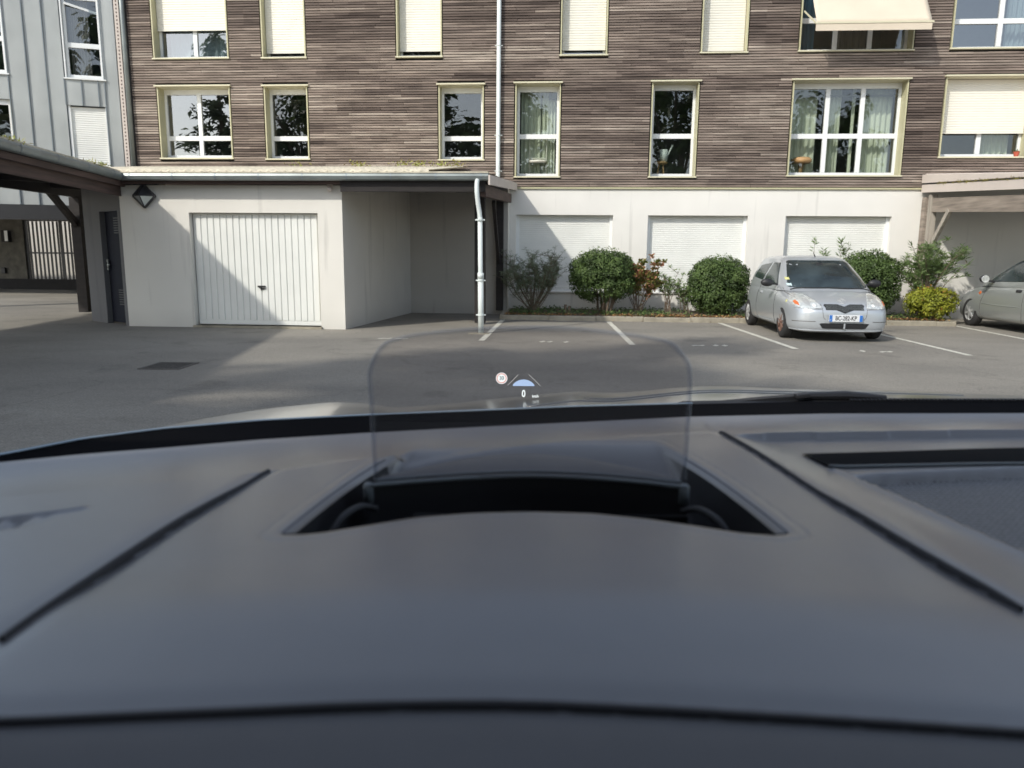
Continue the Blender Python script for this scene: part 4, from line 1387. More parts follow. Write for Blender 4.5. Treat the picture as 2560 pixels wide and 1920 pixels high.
def cane_bush(loc, w_, h_, nst, label, seed, mt, leafL=.09, leafW=.016, per=26, spread=.5, droop=.2, tops=0.35, name='leafy_shrub', fork=3, cat='bush', bare=.3, outw=-.12, low=.62):
    random.seed(seed)
    t = thing(name, label, cat, loc, 0, 'shrubs in the planting bed')
    st, fo = MB(), MB()
    for i in range(nst):
        an = random.uniform(0, 2 * pi); r_ = random.uniform(0, .12)
        p = Vector((r_ * cos(an), r_ * .6 * sin(an), 0))
        hh = h_ * random.uniform(low, 1.0)
        tp = Vector((random.uniform(-1, 1) * w_ * spread * 1.0, random.uniform(-.6, .6) * w_ * spread, hh))
        md = p.lerp(tp, .5) + Vector((tp.x * outw, 0, hh * .08))
        cv = smooth_curve([p, md, tp], 5)
        st.tube(cv, [.011 - .008 * k / (len(cv) - 1) for k in range(len(cv))], 5)
        ends_ = [(cv[-1], (cv[-1] - cv[-2]).normalized(), cv)]
        for k in range(fork):
            b = cv[random.randint(len(cv) // 2, len(cv) - 2)]
            e = b + Vector((random.gauss(0, .16), random.gauss(0, .12), random.uniform(.08, .26)))
            st.tube([b, e], [.006, .003], 4)
            ends_.append((e, (e - b).normalized(), [b, b.lerp(e, .5), e]))
        for e, d, c_ in ends_:
            for k in range(per):
                f_ = random.random()
                idx = bare + (1 - bare) * f_ ** (1 - tops)
                q_ = c_[min(len(c_) - 1, int(idx * (len(c_) - 1) + .5))] + Vector((random.gauss(0, .012), random.gauss(0, .012), random.gauss(0, .02)))
                a = random.uniform(0, 2 * pi)
                dr_ = Vector((cos(a), sin(a), random.uniform(.0, 1.3) - droop)).normalized()
                sdv = dr_.cross(Vector((0, 0, 1))).normalized() if abs(dr_.z) < .95 else Vector((1, 0, 0))
                sdv.rotate(Matrix.Rotation(random.gauss(0, .9), 3, dr_))
                LLf = leafL * random.uniform(.6, 1.25)
                tn = .45 + .35 * noise.noise(q_ * 6 + Vector((seed, 0, 0))) + random.gauss(0, .16)
                fo.add([q_, q_ + dr_ * LLf * .45 + sdv * leafW / 2, q_ + dr_ * LLf - Vector((0, 0, droop * LLf * .5)), q_ + dr_ * LLf * .45 - sdv * leafW / 2], [(0, 1, 2, 3)], max(0, min(1, tn)))
    st.build('stems', M['bark'], t)
    fo.build('foliage', M[mt], t, kind='stuff')
    return t


cane_bush((-.78, 17.0, .1), 1.25, 1.30, 40, 'sparse willowy grey-green shrub beside the open bay of the garage', 11, 'leaf_grey', .10, .009, 42, .50, .15, fork=5, bare=.08, tops=0.0, outw=.22, low=.42)
clipped_bush((.78, 17.0, .1), .77, .62, 1.41, .22, 15000, 'large clipped round bush with bare stems showing, in front of the first shutter', 21, stems=8, open_low=.42, lsize=.052, flat=.9)
cane_bush((1.60, 17.05, .1), .85, 1.26, 15, 'copper-tinged shrub growing against the right side of the large round bush', 31, 'leaf_red', .075, .042, 60, .55, .1, fork=4, bare=.30, outw=.15, low=.5)
cane_bush((2.28, 17.0, .1), .5, .95, 9, 'thin yellow-green sapling between the two clipped round bushes', 41, 'leaf_ole', .085, .018, 26, .5, .1, fork=3, bare=.45)
cane_bush((2.66, 17.05, .1), .5, .62, 7, 'small loose shrub at the left foot of the second clipped bush', 43, 'leaf_ole', .075, .022, 34, .5, .1, fork=3, bare=.2)
clipped_bush((3.36, 17.0, .1), .69, .6, 1.27, -.02, 16000, 'dense dark green clipped dome just left of the parked silver hatchback', 51, stems=5, open_low=.12, lsize=.052, flat=.8)
cane_bush((5.55, 17.3, .1), .5, 1.80, 4, 'tall thin oleander shoot standing above the roof of the hatchback', 61, 'leaf_ole', .13, .02, 26, .45, .0, fork=1, bare=.8)
cane_bush((6.05, 17.3, .1), .5, 1.56, 4, 'second lower oleander shoot behind the hatchback roof', 63, 'leaf_ole', .13, .02, 30, .35, .0, fork=1, bare=.75)
clipped_bush((6.62, 17.1, .1), .68, .6, 1.42, .05, 15000, 'round clipped bush half hidden behind the right side of the hatchback', 71, stems=5, open_low=.2, lsize=.052, flat=.8)
cane_bush((7.85, 17.0, .1), 1.45, 1.56, 24, 'tall oleander with narrow leaves around the carport post', 81, 'leaf_ole', .15, .022, 34, .55, .15, fork=3, bare=.45)
clipped_bush((7.72, 16.45, .08), .53, .38, .70, .02, 3300, 'low golden-leaved shrub at the foot of the oleander', 91, 'leaf_yel', stems=4, open_low=.35, lsize=.06, flat=1.0)
random.seed(5)

# stumps beside the kerb
sp_ = thing('cut_stump', 'pair of short cut stems in the bed below the first shutter', 'stump', (.0, 16.75, .09))
for dx, hh in ((-.04, .20), (.05, .17)):
    MB().tube([(dx, 0, 0), (dx, .01, hh)], [.035, .028], 8).build('stem', M['bark'], sp_)


# ================================================================== TREES ACROSS THE YARD (behind the viewer, seen in the panes)
def tree(loc, h_, r_, kind, label, seed):
    random.seed(seed)
    t = thing('conifer' if kind == 'c' else 'broadleaf_tree', label, 'tree', loc)
    tr = MB().tube([(0, 0, 0), (random.gauss(0, .2), 0, h_ * .5), (0, 0, h_ * .95)], [h_ * .022, h_ * .014, .03], 8)
    fo = MB()
    if kind == 'c':
        nb = int(h_ * 9)
        for i in range(nb):
            f_ = random.uniform(.10, 1) ; zz = h_ * f_
            L2 = r_ * (1 - f_) ** .8 * random.uniform(.7, 1.15) + .2
            an = random.uniform(0, 2 * pi)
            d = Vector((cos(an), sin(an), random.uniform(-.25, .05)))
            tr.tube([(0, 0, zz), Vector((0, 0, zz)) + d * L2], [.04, .01], 4)
            for k in range(int(16 + 16 * (1 - f_))):
                s_ = random.uniform(.15, 1)
                p = Vector((0, 0, zz)) + d * L2 * s_ + Vector((random.gauss(0, .16), random.gauss(0, .16), random.gauss(0, .10)))
                leaf(fo, p, (random.gauss(0, .4), random.gauss(0, .4), 1), random.uniform(.45, .85), .34, random.random(), .25)
    else:
        for i in range(10):
            an = random.uniform(0, 2 * pi)
            e = Vector((cos(an) * r_ * .7, sin(an) * r_ * .7, h_ * random.uniform(.5, .9)))
            tr.tube([(0, 0, h_ * .3), e * .5 + Vector((0, 0, h_ * .22)), e], [.16, .09, .03], 6)
        cl = [(Vector((random.gauss(0, .45) * r_, random.gauss(0, .45) * r_, h_ * random.uniform(.38, .95))), random.uniform(.16, .34) * r_) for _ in range(34)]
        for c_, rr in cl:
            for k in range(170):
                d = Vector((random.gauss(0, 1), random.gauss(0, 1), random.gauss(0, 1))).normalized()
                leaf(fo, c_ + d * rr * random.uniform(.3, 1.1), d + Vector((0, 0, .5)), random.uniform(.3, .55), .34, random.uniform(.1, .8))
    tr.build('trunk', M['bark'], t)
    fo.build('crown', M['conifer'] if kind == 'c' else M['leaf'], t, kind='stuff')


tree((-37, -29, 0), 12.5, 3.2, 'c', 'slim conifer reflected low in the first window of the slatted facade', 1)
tree((-29.5, -26, 0), 19, 5.4, 'c', 'large conifer across the yard reflected beside the slim one', 2)
tree((-21, -25, 0), 19, 6.5, 'b', 'dark broadleaf tree across the yard reflected in the second window', 3)
tree((-11, -24, 0), 19, 5.0, 'c', 'cedar across the yard reflected in the window left of the downpipe', 4)
tree((-5.0, -27, 0), 15, 4.5, 'b', 'broadleaf tree across the yard behind the viewer', 5)
tree((8.5, -26, 0), 17.5, 5.0, 'b', 'tall broadleaf tree reflected in the window with the watering can', 6)
tree((20, -27, 0), 15, 5.5, 'b', 'broadleaf tree across the yard reflected in the three-part window', 7)
tree((-8.9, -1.7, 0), 12.0, 3.8, 'b', 'unseen broadleaf tree added behind the left carport to shade the yard in front of it', 8)  # out-of-view tree placed to cast soft shade on the asphalt
random.seed(5)


# ================================================================== CARS
def bake_modifiers(o):
    dg = bpy.context.evaluated_depsgraph_get()
    dg.update()
    me = bpy.data.meshes.new_from_object(o.evaluated_get(dg))
    old = o.data
    o.modifiers.clear()
    o.data = me
    bpy.data.meshes.remove(old)


def ring_patch(bvhs, poly, axis, sgn, off, rings=(1, .86, .6, .3, 0), base=None):
    """star-shaped outline laid onto the bodywork: poly in the two other axes, cast along axis from outside"""
    cx = sum(p[0] for p in poly) / len(poly); cz = sum(p[1] for p in poly) / len(poly)
    dirv = Vector((0, 0, 0)); dirv[axis] = -sgn
    other = [a for a in range(3) if a != axis]
    vs, n_ = [], len(poly)
    last = base if base is not None else 0
    for t_ in rings:
        for a, b in poly:
            P = Vector((0, 0, 0))
            P[other[0]] = cx + (a - cx) * t_; P[other[1]] = cz + (b - cz) * t_
            P[axis] = sgn * 6
            hit = None
            for bv in bvhs:
                r_ = bv.ray_cast(P, dirv)
                if r_[0] is not None and (hit is None or r_[3] < hit[1]): hit = (r_[0], r_[3])
            if hit: last = hit[0][axis]
            Q = P.copy(); Q[axis] = last + sgn * (off if t_ < 1 else off * .35)
            vs.append(Q)
    fs = []
    for i in range(len(rings) - 1):
        for k_ in range(n_):
            k2 = (k_ + 1) % n_
            fs.append((i * n_ + k_, i * n_ + k2, (i + 1) * n_ + k2, (i + 1) * n_ + k_))
    # skirt back into the body so the piece has an edge
    m_ = len(vs)
    for k_ in range(n_):
        q = Vector(vs[k_]); q[axis] -= sgn * .02; vs.append(q)
    for k_ in range(n_): fs.append((k_, (k_ + 1) % n_, m_ + (k_ + 1) % n_, m_ + k_))
    return vs, fs


def rounded(poly, r_=.25, n_=3):
    """cut the corners of a 2D outline with short arcs and fill long sides with points"""
    out_ = []
    k = len(poly)
    for i in range(k):
        a, b, c = Vector(poly[i - 1]), Vector(poly[i]), Vector(poly[(i + 1) % k])
        p, q = b.lerp(a, r_), b.lerp(c, r_)
        for j in range(n_ + 1):
            t_ = j / n_
            out_.append(tuple((1 - t_) ** 2 * p + 2 * t_ * (1 - t_) * b + t_ * t_ * q))
    return out_


def lengthen(pts, step):
    out_ = []
    for a, b in zip(pts, pts[1:] + pts[:1]):
        a, b = Vector(a), Vector(b)
        n_ = max(1, int((b - a).length / step))
        out_ += [tuple(a.lerp(b, j / n_)) for j in range(n_)]
    return out_


def car_body(spec, paint, root):
    """lower body loft + glasshouse loft joined as one painted shell"""
    mb = MB()
    vs, fs = [], []
    S = spec['stations']
    for (y, hw, zb_, zs_, zt) in S:
        sec = [(0, zb_), (hw * .55, zb_), (hw * .90, zb_ + .01), (hw * .985, zb_ + .09), (hw, zb_ + (zs_ - zb_) * .42), (hw * .985, zb_ + (zs_ - zb_) * .75),
               (hw * .93, zs_ - .01), (hw * .80, zs_ + (zt - zs_) * .45), (hw * .45, zt - .008), (0, zt)]
        full = [(-x, z_) for x, z_ in sec[::-1][:-1]] + sec
        full = full[:-1] if False else full
        vs.append([(x, y, z_) for x, z_ in full])
    n_ = len(vs[0])
    flat = [p for r_ in vs for p in r_]
    for i in range(len(S) - 1):
        for k_ in range(n_ - 1):
            fs.append((i * n_ + k_, i * n_ + k_ + 1, (i + 1) * n_ + k_ + 1, (i + 1) * n_ + k_))
        fs.append((i * n_ + n_ - 1, i * n_, (i + 1) * n_, (i + 1) * n_ + n_ - 1))
    fs.append(tuple(range(n_))[::-1])
    fs.append(tuple((len(S) - 1) * n_ + k_ for k_ in range(n_)))
    mb.add(flat, fs)
    o = mb.build('body', paint, root, smooth=True)
    bm = bmesh.new(); bm.from_mesh(o.data)
    bmesh.ops.remove_doubles(bm, verts=bm.verts, dist=.0005)
    bmesh.ops.recalc_face_normals(bm, faces=bm.faces)
    bm.to_mesh(o.data); bm.free()
    m1 = o.modifiers.new('s', 'SUBSURF'); m1.levels = 2
    bake_modifiers(o)
    # wheel housings
    for wy in spec['wheels']:
        for sx in (-1, 1):
            c_ = MB().lathe([(0, 0), (spec['arch'], 0), (spec['arch'], .36), (0, .36)], (sx * (spec['hw'] + .10) - (0 if sx < 0 else .36), wy, spec['wr'] + .015), (1, 0, 0), 28).build('cutter', M['deep'])
            bm = bmesh.new(); bm.from_mesh(c_.data)
            bmesh.ops.remove_doubles(bm, verts=bm.verts, dist=.0005); bmesh.ops.recalc_face_normals(bm, faces=bm.faces)
            bm.to_mesh(c_.data); bm.free()
            md = o.modifiers.new('b', 'BOOLEAN'); md.operation = 'DIFFERENCE'; md.object = c_; md.solver = 'EXACT'
            try: md.material_mode = 'TRANSFER'
            except Exception: pass
            bake_modifiers(o)
            me_ = c_.data
            bpy.data.objects.remove(c_); bpy.data.meshes.remove(me_)
    # glasshouse
    G = spec['green']
    gm = MB()
    rr = []
    N_ = 40
    for (z_, yf, yr, hw) in G:
        ring = []
        yc, hl_ = (yf + yr) / 2, (yr - yf) / 2
        for k_ in range(N_):
            an = 2 * pi * k_ / N_
            c_, s_ = cos(an), sin(an)
            e = .27 if z_ < G[-2][0] else .5
            x = hw * math.copysign(abs(s_) ** e, s_)
            y = yc - hl_ * math.copysign(abs(c_) ** e, c_)
            # the front is bowed, so its middle leads
            if c_ > 0: x, y = x * (1 - .0 * c_), y + .07 * (abs(x) / max(hw, .01)) ** 2 * c_
            ring.append((x, y, z_))
        rr += ring
    gf_ = []
    for i in range(len(G) - 1):
        for k_ in range(N_):
            k2 = (k_ + 1) % N_
            gf_.append((i * N_ + k_, i * N_ + k2, (i + 1) * N_ + k2, (i + 1) * N_ + k_))
    gf_.append(tuple((len(G) - 1) * N_ + k_ for k_ in range(N_)))
    gm.add(rr, gf_)
    go = gm.build('roof', paint, root, smooth=True)
    bv = []
    for ob in (o, go):
        bm = bmesh.new(); bm.from_mesh(ob.data)
        bv.append(BVHTree.FromBMesh(bm)); bm.free()
    return o, go, bv


def wheel(root, x, y, r_, sx, cap='hub', spokes=7):
    t = MB()
    wd = .17
    t.lathe([(r_ * .62, -wd / 2), (r_ * .86, -wd / 2), (r_ * .97, -wd / 2 + .02), (r_, -wd / 2 + .05), (r_, wd / 2 - .05), (r_ * .97, wd / 2 - .02), (r_ * .86, wd / 2), (r_ * .62, wd / 2)], (x, y, r_), (1, 0, 0), 32)
    wo = t.build('wheel', M['tyre'], root, smooth=True)
    xo = x + sx * (wd / 2 - .015)
    d = MB()
    d.lathe([(0, sx * .0), (r_ * .2, sx * .0), (r_ * .55, -sx * .02), (r_ * .60, sx * .0), (r_ * .64, sx * .012), (r_ * .64, -sx * .03)], (xo, y, r_), (1, 0, 0), 28)
    d.build('rim', M[cap], wo, smooth=True)
    for k_ in range(spokes):
        an = 2 * pi * (k_ + .3) / spokes
        u = Vector((0, cos(an), sin(an)))
        MB().beam(Vector((xo + sx * .012, y, r_)) + u * r_ * .12, Vector((xo + sx * .006, y, r_)) + u * r_ * .57, .045 if cap == 'hub' else .02, .02, (1, 0, 0)).build('spoke', M[cap], wo)
        if cap == 'hub':
            an += pi / spokes
            u = Vector((0, cos(an), sin(an)))
            MB().lathe([(0, 0), (.028, 0), (.028, .006), (0, .006)], Vector((xo - sx * .002 - (.003), y, r_)) + u * r_ * .42, (1, 0, 0), 8).build('vent_hole', M['deep'], wo)
    MB().lathe([(0, sx * .03), (r_ * .12, sx * .026), (r_ * .14, 0)], (xo, y, r_), (1, 0, 0), 14).build('hub_cap', M[cap], wo)
    return wo


def put(bvs, poly, axis, sgn, off, name, material, parent, step=.03, rings=(1, .95, .82, .64, .44, .22, 0)):
    vs, fs = ring_patch(bvs, lengthen(list(poly), step), axis, sgn, off, rings)
    return MB().add(vs, fs).build(name, material, parent, smooth=name in ('windscreen', 'side_window'))


def seam_line(bvs, pts, axis, sgn, wdt, name, material, parent, off=.002):
    """thin shut line following the bodywork"""
    other = [a for a in range(3) if a != axis]
    dirv = Vector((0, 0, 0)); dirv[axis] = -sgn
    P = []
    cv = smooth_curve([Vector((a, b, 0)) for a, b in pts], 6)
    for q in cv:
        v = Vector((0, 0, 0)); v[other[0]] = q.x; v[other[1]] = q.y; v[axis] = sgn * 6
        best = None
        for b_ in bvs:
            r2 = b_.ray_cast(v, dirv)
            if r2[0] is not None and (best is None or r2[3] < best[1]): best = (r2[0], r2[3])
        if best:
            h_ = best[0].copy(); h_[axis] += sgn * off; P.append(h_)
    if len(P) > 1:
        return MB().tube(P, wdt, 5).build(name, material, parent)


# ---- silver three-door hatchback, nose towards the viewer
c1 = thing('parked_car', 'silver three-door hatchback parked nose-out in front of the bushes', 'car', (4.51, 12.42, 0))
spec1 = dict(
    stations=[(0.0, .36, .26, .47, .50), (.03, .56, .18, .52, .56), (.12, .70, .145, .57, .63), (.30, .79, .14, .65, .715), (.60, .825, .14, .735, .795), (.95, .83, .15, .80, .86),
              (1.4, .83, .15, .83, .87), (2.4, .83, .15, .85, .88), (3.0, .825, .16, .87, .90), (3.35, .80, .20, .85, .90), (3.55, .70, .26, .80, .86), (3.60, .5, .34, .72, .78)],
    green=[(.80, .70, 3.56, .775), (.87, .84, 3.54, .765), (1.05, 1.12, 3.46, .71), (1.25, 1.46, 3.32, .63), (1.33, 1.62, 3.22, .585), (1.375, 1.78, 3.08, .52), (1.405, 2.0, 2.85, .36), (1.415, 2.2, 2.6, .15)],
    wheels=(.72, 3.09), arch=.305, wr=.275, hw=.83)
b1, g1, bv1 = car_body(spec1, M['silver'], c1)
# windscreen, side and quarter lights
ws1 = put(bv1, rounded([(-.685, .855), (.685, .855), (.525, 1.325), (-.525, 1.325)], .08), 1, -1, .006, 'windscreen', M['carglass'], c1, .04)
put(bv1, [(-.66, .985), (-.60, .985), (-.60, 1.03), (-.66, 1.03)], 1, -1, .012, 'yellow_sticker', M['yellow'], ws1, .05, (1, .5, 0))
put(bv1, [(-.67, .885), (-.60, .885), (-.60, .93), (-.67, .93)], 1, -1, .012, 'pale_sticker', M['green_st'], ws1, .05, (1, .5, 0))
put(bv1, [(-.05, 1.24), (.07, 1.24), (.07, 1.28), (-.05, 1.28)], 1, -1, .011, 'mirror_mount', M['black'], ws1, .05, (1, .5, 0))
for sx in (-1, 1):
    ds = put(bv1, rounded([(1.28, .90), (2.28, .92), (2.12, 1.28), (1.72, 1.28)], .07), 0, sx, .006, 'side_window', M['carglass'], c1, .05)
    put(bv1, rounded([(2.36, .94), (3.10, .99), (2.92, 1.22), (2.20, 1.28)], .08), 0, sx, .006, 'quarter_window', M['carglass'], c1, .05)
    seam_line(bv1, [(1.22, .86), (1.20, .60), (1.16, .36), (1.18, .22), (1.9, .20), (2.3, .22), (2.44, .5), (2.38, .84), (2.33, .90)], 0, sx, .004, 'door_seam', M['black'], c1)
    put(bv1, rounded([(2.12, .70), (2.28, .70), (2.28, .745), (2.12, .745)], .2), 0, sx, .02, 'door_handle', M['silver'], c1, .05, (1, .5, 0))
    put(bv1, rounded([(.55, .625), (.61, .62), (.62, .66), (.56, .665)], .2), 0, sx, .006, 'side_repeater', M['yellow'], c1, .05, (1, .5, 0))
    MB().add(*ring_patch(bv1, lengthen([(1.12, .21), (2.45, .21), (2.45, .255), (1.12, .255)], .1), 0, sx, .018, (1, .5, 0))).build('sill_strip', M['silver'], c1)
    # wing mirror
    mm = MB()
    mm.grid(lambda u, v: (sx * (.83 + .105 + .115 * cos(pi * (v - .5)) * cos(2 * pi * u)), 1.30 + .06 * cos(pi * (v - .5)) * sin(2 * pi * u), .925 + .070 * sin(pi * (v - .5))), 18, 10)
    mo_ = mm.build('wing_mirror', M['black'], c1, smooth=True)
    MB().beam((sx * .74, 1.32, .89), (sx * .86, 1.31, .905), .06, .03).build('mirror_arm', M['black'], mo_)
    # headlamp: a big teardrop
    hp = [(sx * a, b) for a, b in [(.345, .560), (.50, .540), (.66, .545), (.745, .59), (.765, .67), (.72, .75), (.63, .785), (.52, .765), (.42, .68)]]
    hl_ = put(bv1, hp, 1, -1, .014, 'headlight', M['lens'], c1, .03)
    put(bv1, [(sx * a, b) for a, b in [(.675, .585), (.725, .61), (.735, .65), (.705, .675), (.68, .65)]], 1, -1, .018, 'indicator', M['amber'] , hl_, .03)
    put(bv1, [(sx * (.56 + .055 * cos(k_ * pi / 5)), .645 + .055 * sin(k_ * pi / 5)) for k_ in range(10)], 1, -1, .019, 'reflector', M['hub'], hl_, .05)
    put(bv1, [(sx * (.47 + .028 * cos(k_ * pi / 5)), .60 + .024 * sin(k_ * pi / 5)) for k_ in range(10)], 1, -1, .019, 'reflector', M['pvc'], hl_, .05)
    wheel(c1, sx * .735, .72, .275, sx, 'rusty' if sx < 0 else 'hub')
    wheel(c1, sx * .735, 3.09, .275, sx, 'hub')
# grille: wide strip with a V in the middle of both edges
gr = put(bv1, [(-.30, .53), (-.14, .53), (-.06, .50), (0, .475), (.06, .50), (.14, .53), (.30, .53), (.325, .60), (.30, .62), (.10, .62), (.04, .60), (0, .585), (-.04, .60), (-.10, .62), (-.30, .62), (-.325, .60)], 1, -1, .010, 'grille', M['black'], c1, .05)
gm_ = MB()
for i in range(-14, 15):
    for s_ in (-1, 1):
        x = i * .022
        z0_, z1_ = .535 - (.04 if abs(x) < .05 else 0), .615 - (.02 if abs(x) < .05 else 0)
        pts = []
        for zz in (z0_, (z0_ + z1_) / 2, z1_):
            xx = x + s_ * (zz - (z0_ + z1_) / 2) * .35
            r2 = bv1[0].ray_cast(Vector((xx, -6, zz)), Vector((0, 1, 0)))
            if r2[0] is not None: pts.append(r2[0] + Vector((0, -.016, 0)))
        if len(pts) > 1 and abs(x) < .30: gm_.tube(pts, .0013, 4)
gm_.build('mesh', M['galv'], gr, kind='stuff')
em = MB()
for rx_, rz_, cz in ((.062, .040, .668), (.022, .038, .668), (.042, .018, .682)):
    pts = []
    for k_ in range(25):
        an = 2 * pi * k_ / 24
        x, zz = rx_ * cos(an), cz + rz_ * sin(an)
        r2 = bv1[0].ray_cast(Vector((x, -6, zz)), Vector((0, 1, 0)))
        if r2[0] is not None: pts.append(r2[0] + Vector((0, -.006, 0)))
    if len(pts) > 2: em.tube(pts, .0035, 5)
em.build('emblem', M['hub'], c1)
put(bv1, rounded([(-.34, .225), (.34, .225), (.40, .315), (-.40, .315)], .12), 1, -1, .008, 'lower_intake', M['black'], c1, .05)
MB().box((-.012, -.012, .225), (.012, .03, .315)).build('intake_divider', M['silver'], c1)
for cv_, nm in (([(-.36, .62), (-.35, .50), (-.33, .40), (-.26, .345)], 'bumper_seam'), ([(.36, .62), (.35, .50), (.33, .40), (.26, .345)], 'bumper_seam'), ([(-.74, .55), (-.36, .535)], 'bumper_seam'), ([(.36, .535), (.74, .55)], 'bumper_seam')):
    seam_line(bv1, cv_, 1, -1, .0035, nm, M['iron'], c1, .001)
seam_line(bv1, [(-.78, .20), (-.5, .195), (0, .19), (.5, .195), (.78, .20)], 1, -1, .018, 'bumper_lip', M['silver'], c1, -.004)
seam_line(bv1, [(-.76, .335), (-.45, .34)], 1, -1, .008, 'bumper_crease', M['iron'], c1, -.004)
seam_line(bv1, [(.45, .34), (.76, .335)], 1, -1, .008, 'bumper_crease', M['iron'], c1, -.004)
seam_line(bv1, [(-.73, 1.05), (-.72, .7), (-.64, .40), (-.40, .17)], 2, 1, .0035, 'bonnet_seam', M['iron'], c1, .001)
seam_line(bv1, [(.73, 1.05), (.72, .7), (.64, .40), (.40, .17)], 2, 1, .0035, 'bonnet_seam', M['iron'], c1, .001)
seam_line(bv1, [(-.66, .84), (-.2, .80), (.3, .805)], 2, 1, .009, 'wiper', M['black'], c1, .012)
seam_line(bv1, [(.0, .79), (.35, .80), (.68, .85)], 2, 1, .009, 'wiper', M['black'], c1, .012)
MB().tube([(.03, 1.82, 1.39), (.03, 1.92, 1.47)], [.012, .004], 6).build('aerial', M['black'], c1)
# number plate
pl = MB().box((-.265, -.050, .345), (.265, -.030, .455)).build('number_plate', M['plate'], c1, bevel=.004)
MB().box((-.262, -.0525, .348), (-.215, -.0502, .452)).build('country_band', M['plateblue'], pl)
MB().box((.215, -.0525, .348), (.262, -.0502, .452)).build('region_band', M['plateblue'], pl)
text_mesh('BC-282-KP', .100, M['ink'], 'plate_text', pl, Matrix.Translation((0, -.0525, .400)) @ Matrix.Rotation(pi / 2, 4, 'X'), bold=.001, sx=.74)
text_mesh('F', .04, M['plate'], 'plate_text', pl, Matrix.Translation((-.239, -.0535, .372)) @ Matrix.Rotation(pi / 2, 4, 'X'))
MB().box((-.30, .0, .33), (.30, .2, .46)).build('plate_holder', M['silver'], c1)
MB().box((-.6, .3, .16), (.6, 3.3, .24)).build('underbody', M['deep'], c1)

# ---- second hatchback at the right edge, nose to the wall
c2 = thing('parked_car', 'grey-silver hatchback standing nose-in under the right carport, cut by the frame edge', 'car', (9.22, 16.95, 0), pi)
spec2 = dict(
    stations=[(0.0, .38, .24, .45, .49), (.04, .60, .17, .52, .57), (.18, .76, .15, .60, .67), (.42, .835, .15, .70, .77), (.75, .85, .15, .78, .85), (1.05, .85, .15, .83, .90),
              (1.5, .85, .15, .86, .91), (2.5, .85, .15, .89, .92), (3.2, .845, .16, .92, .95), (3.6, .81, .20, .90, .95), (3.85, .70, .26, .84, .90), (3.90, .5, .34, .76, .82)],
    green=[(.84, .72, 3.86, .79), (.92, .92, 3.84, .78), (1.10, 1.26, 3.76, .73), (1.30, 1.70, 3.62, .655), (1.40, 1.98, 3.5, .60), (1.45, 2.2, 3.35, .53), (1.48, 2.45, 3.1, .38), (1.49, 2.6, 2.8, .15)],
    wheels=(.78, 3.26), arch=.335, wr=.30, hw=.85)
b2, g2, bv2 = car_body(spec2, M['silver_b'], c2)
put(bv2, rounded([(-.72, .90), (.72, .90), (.56, 1.39), (-.56, 1.39)], .08), 1, -1, .006, 'windscreen', M['carglass'], c2, .04)
for sx in (-1, 1):
    put(bv2, rounded([(1.22, .925), (2.50, .96), (2.46, 1.36), (2.00, 1.36)], .05), 0, sx, .006, 'side_window', M['carglass'], c2, .05)
    put(bv2, rounded([(2.58, .97), (3.45, 1.02), (3.2, 1.32), (2.54, 1.36)], .08), 0, sx, .006, 'rear_side_window', M['carglass'], c2, .05)
    seam_line(bv2, [(1.28, .90), (1.24, .70), (1.16, .45), (1.22, .24), (1.5, .20), (2.2, .20), (2.54, .22), (2.56, .6), (2.55, .95)], 0, sx, .0045, 'door_seam', M['iron'], c2)
    seam_line(bv2, [(1.2, .50), (1.8, .485), (2.5, .49)], 0, sx, .007, 'rubbing_strip', M['silver_b'], c2, .004)
    put(bv2, rounded([(2.28, .76), (2.46, .76), (2.46, .81), (2.28, .81)], .2), 0, sx, .025, 'door_handle', M['black'], c2, .05, (1, .5, 0))
    put(bv2, [(1.02, .70), (1.08, .66), (1.14, .70), (1.08, .74)], 0, sx, .008, 'side_repeater', M['amber'], c2, .05, (1, .5, 0))
    hp = [(sx * a, b) for a, b in [(.48, .56), (.70, .58), (.79, .66), (.79, .75), (.70, .76), (.52, .68)]]
    put(bv2, hp, 1, -1, .012, 'headlight', M['lens'], c2, .04)
    mm = MB()
    mm.grid(lambda u, v: (sx * (.85 + .10 + .095 * cos(pi * (v - .5)) * cos(2 * pi * u)), 1.42 + .055 * cos(pi * (v - .5)) * sin(2 * pi * u), .985 + .075 * sin(pi * (v - .5))), 18, 10)
    mo_ = mm.build('wing_mirror', M['black'], c2, smooth=True)
    MB().lathe([(0, .003), (.07, .003), (.075, -.004)], (sx * .955, 1.476, .985), (0, 1, 0), 18).build('mirror_glass', M['lens'], mo_)
    MB().beam((sx * .77, 1.44, .93), (sx * .90, 1.43, .955), .07, .04).build('mirror_arm', M['black'], mo_)
    wheel(c2, sx * .755, .78, .30, sx, 'hub', 6)
    wheel(c2, sx * .755, 3.26, .30, sx, 'hub', 6)
put(bv2, rounded([(-.30, .54), (.30, .54), (.30, .60), (-.30, .60)], .1), 1, -1, .008, 'grille', M['black'], c2, .05)
MB().box((-.6, .3, .17), (.6, 3.6, .25)).build('underbody', M['deep'], c2)


# ================================================================== THE VIEWER'S CAR
# local frame: x right, y forward, z up; the eye is at (0, 0, H)
oc = thing('car', 'grey car the picture is taken from: dashboard, raised display screen and bonnet in the foreground', 'car', (0, 0, 0), YAW)


def vz(u, v, w_): return (u, v, w_ + H)


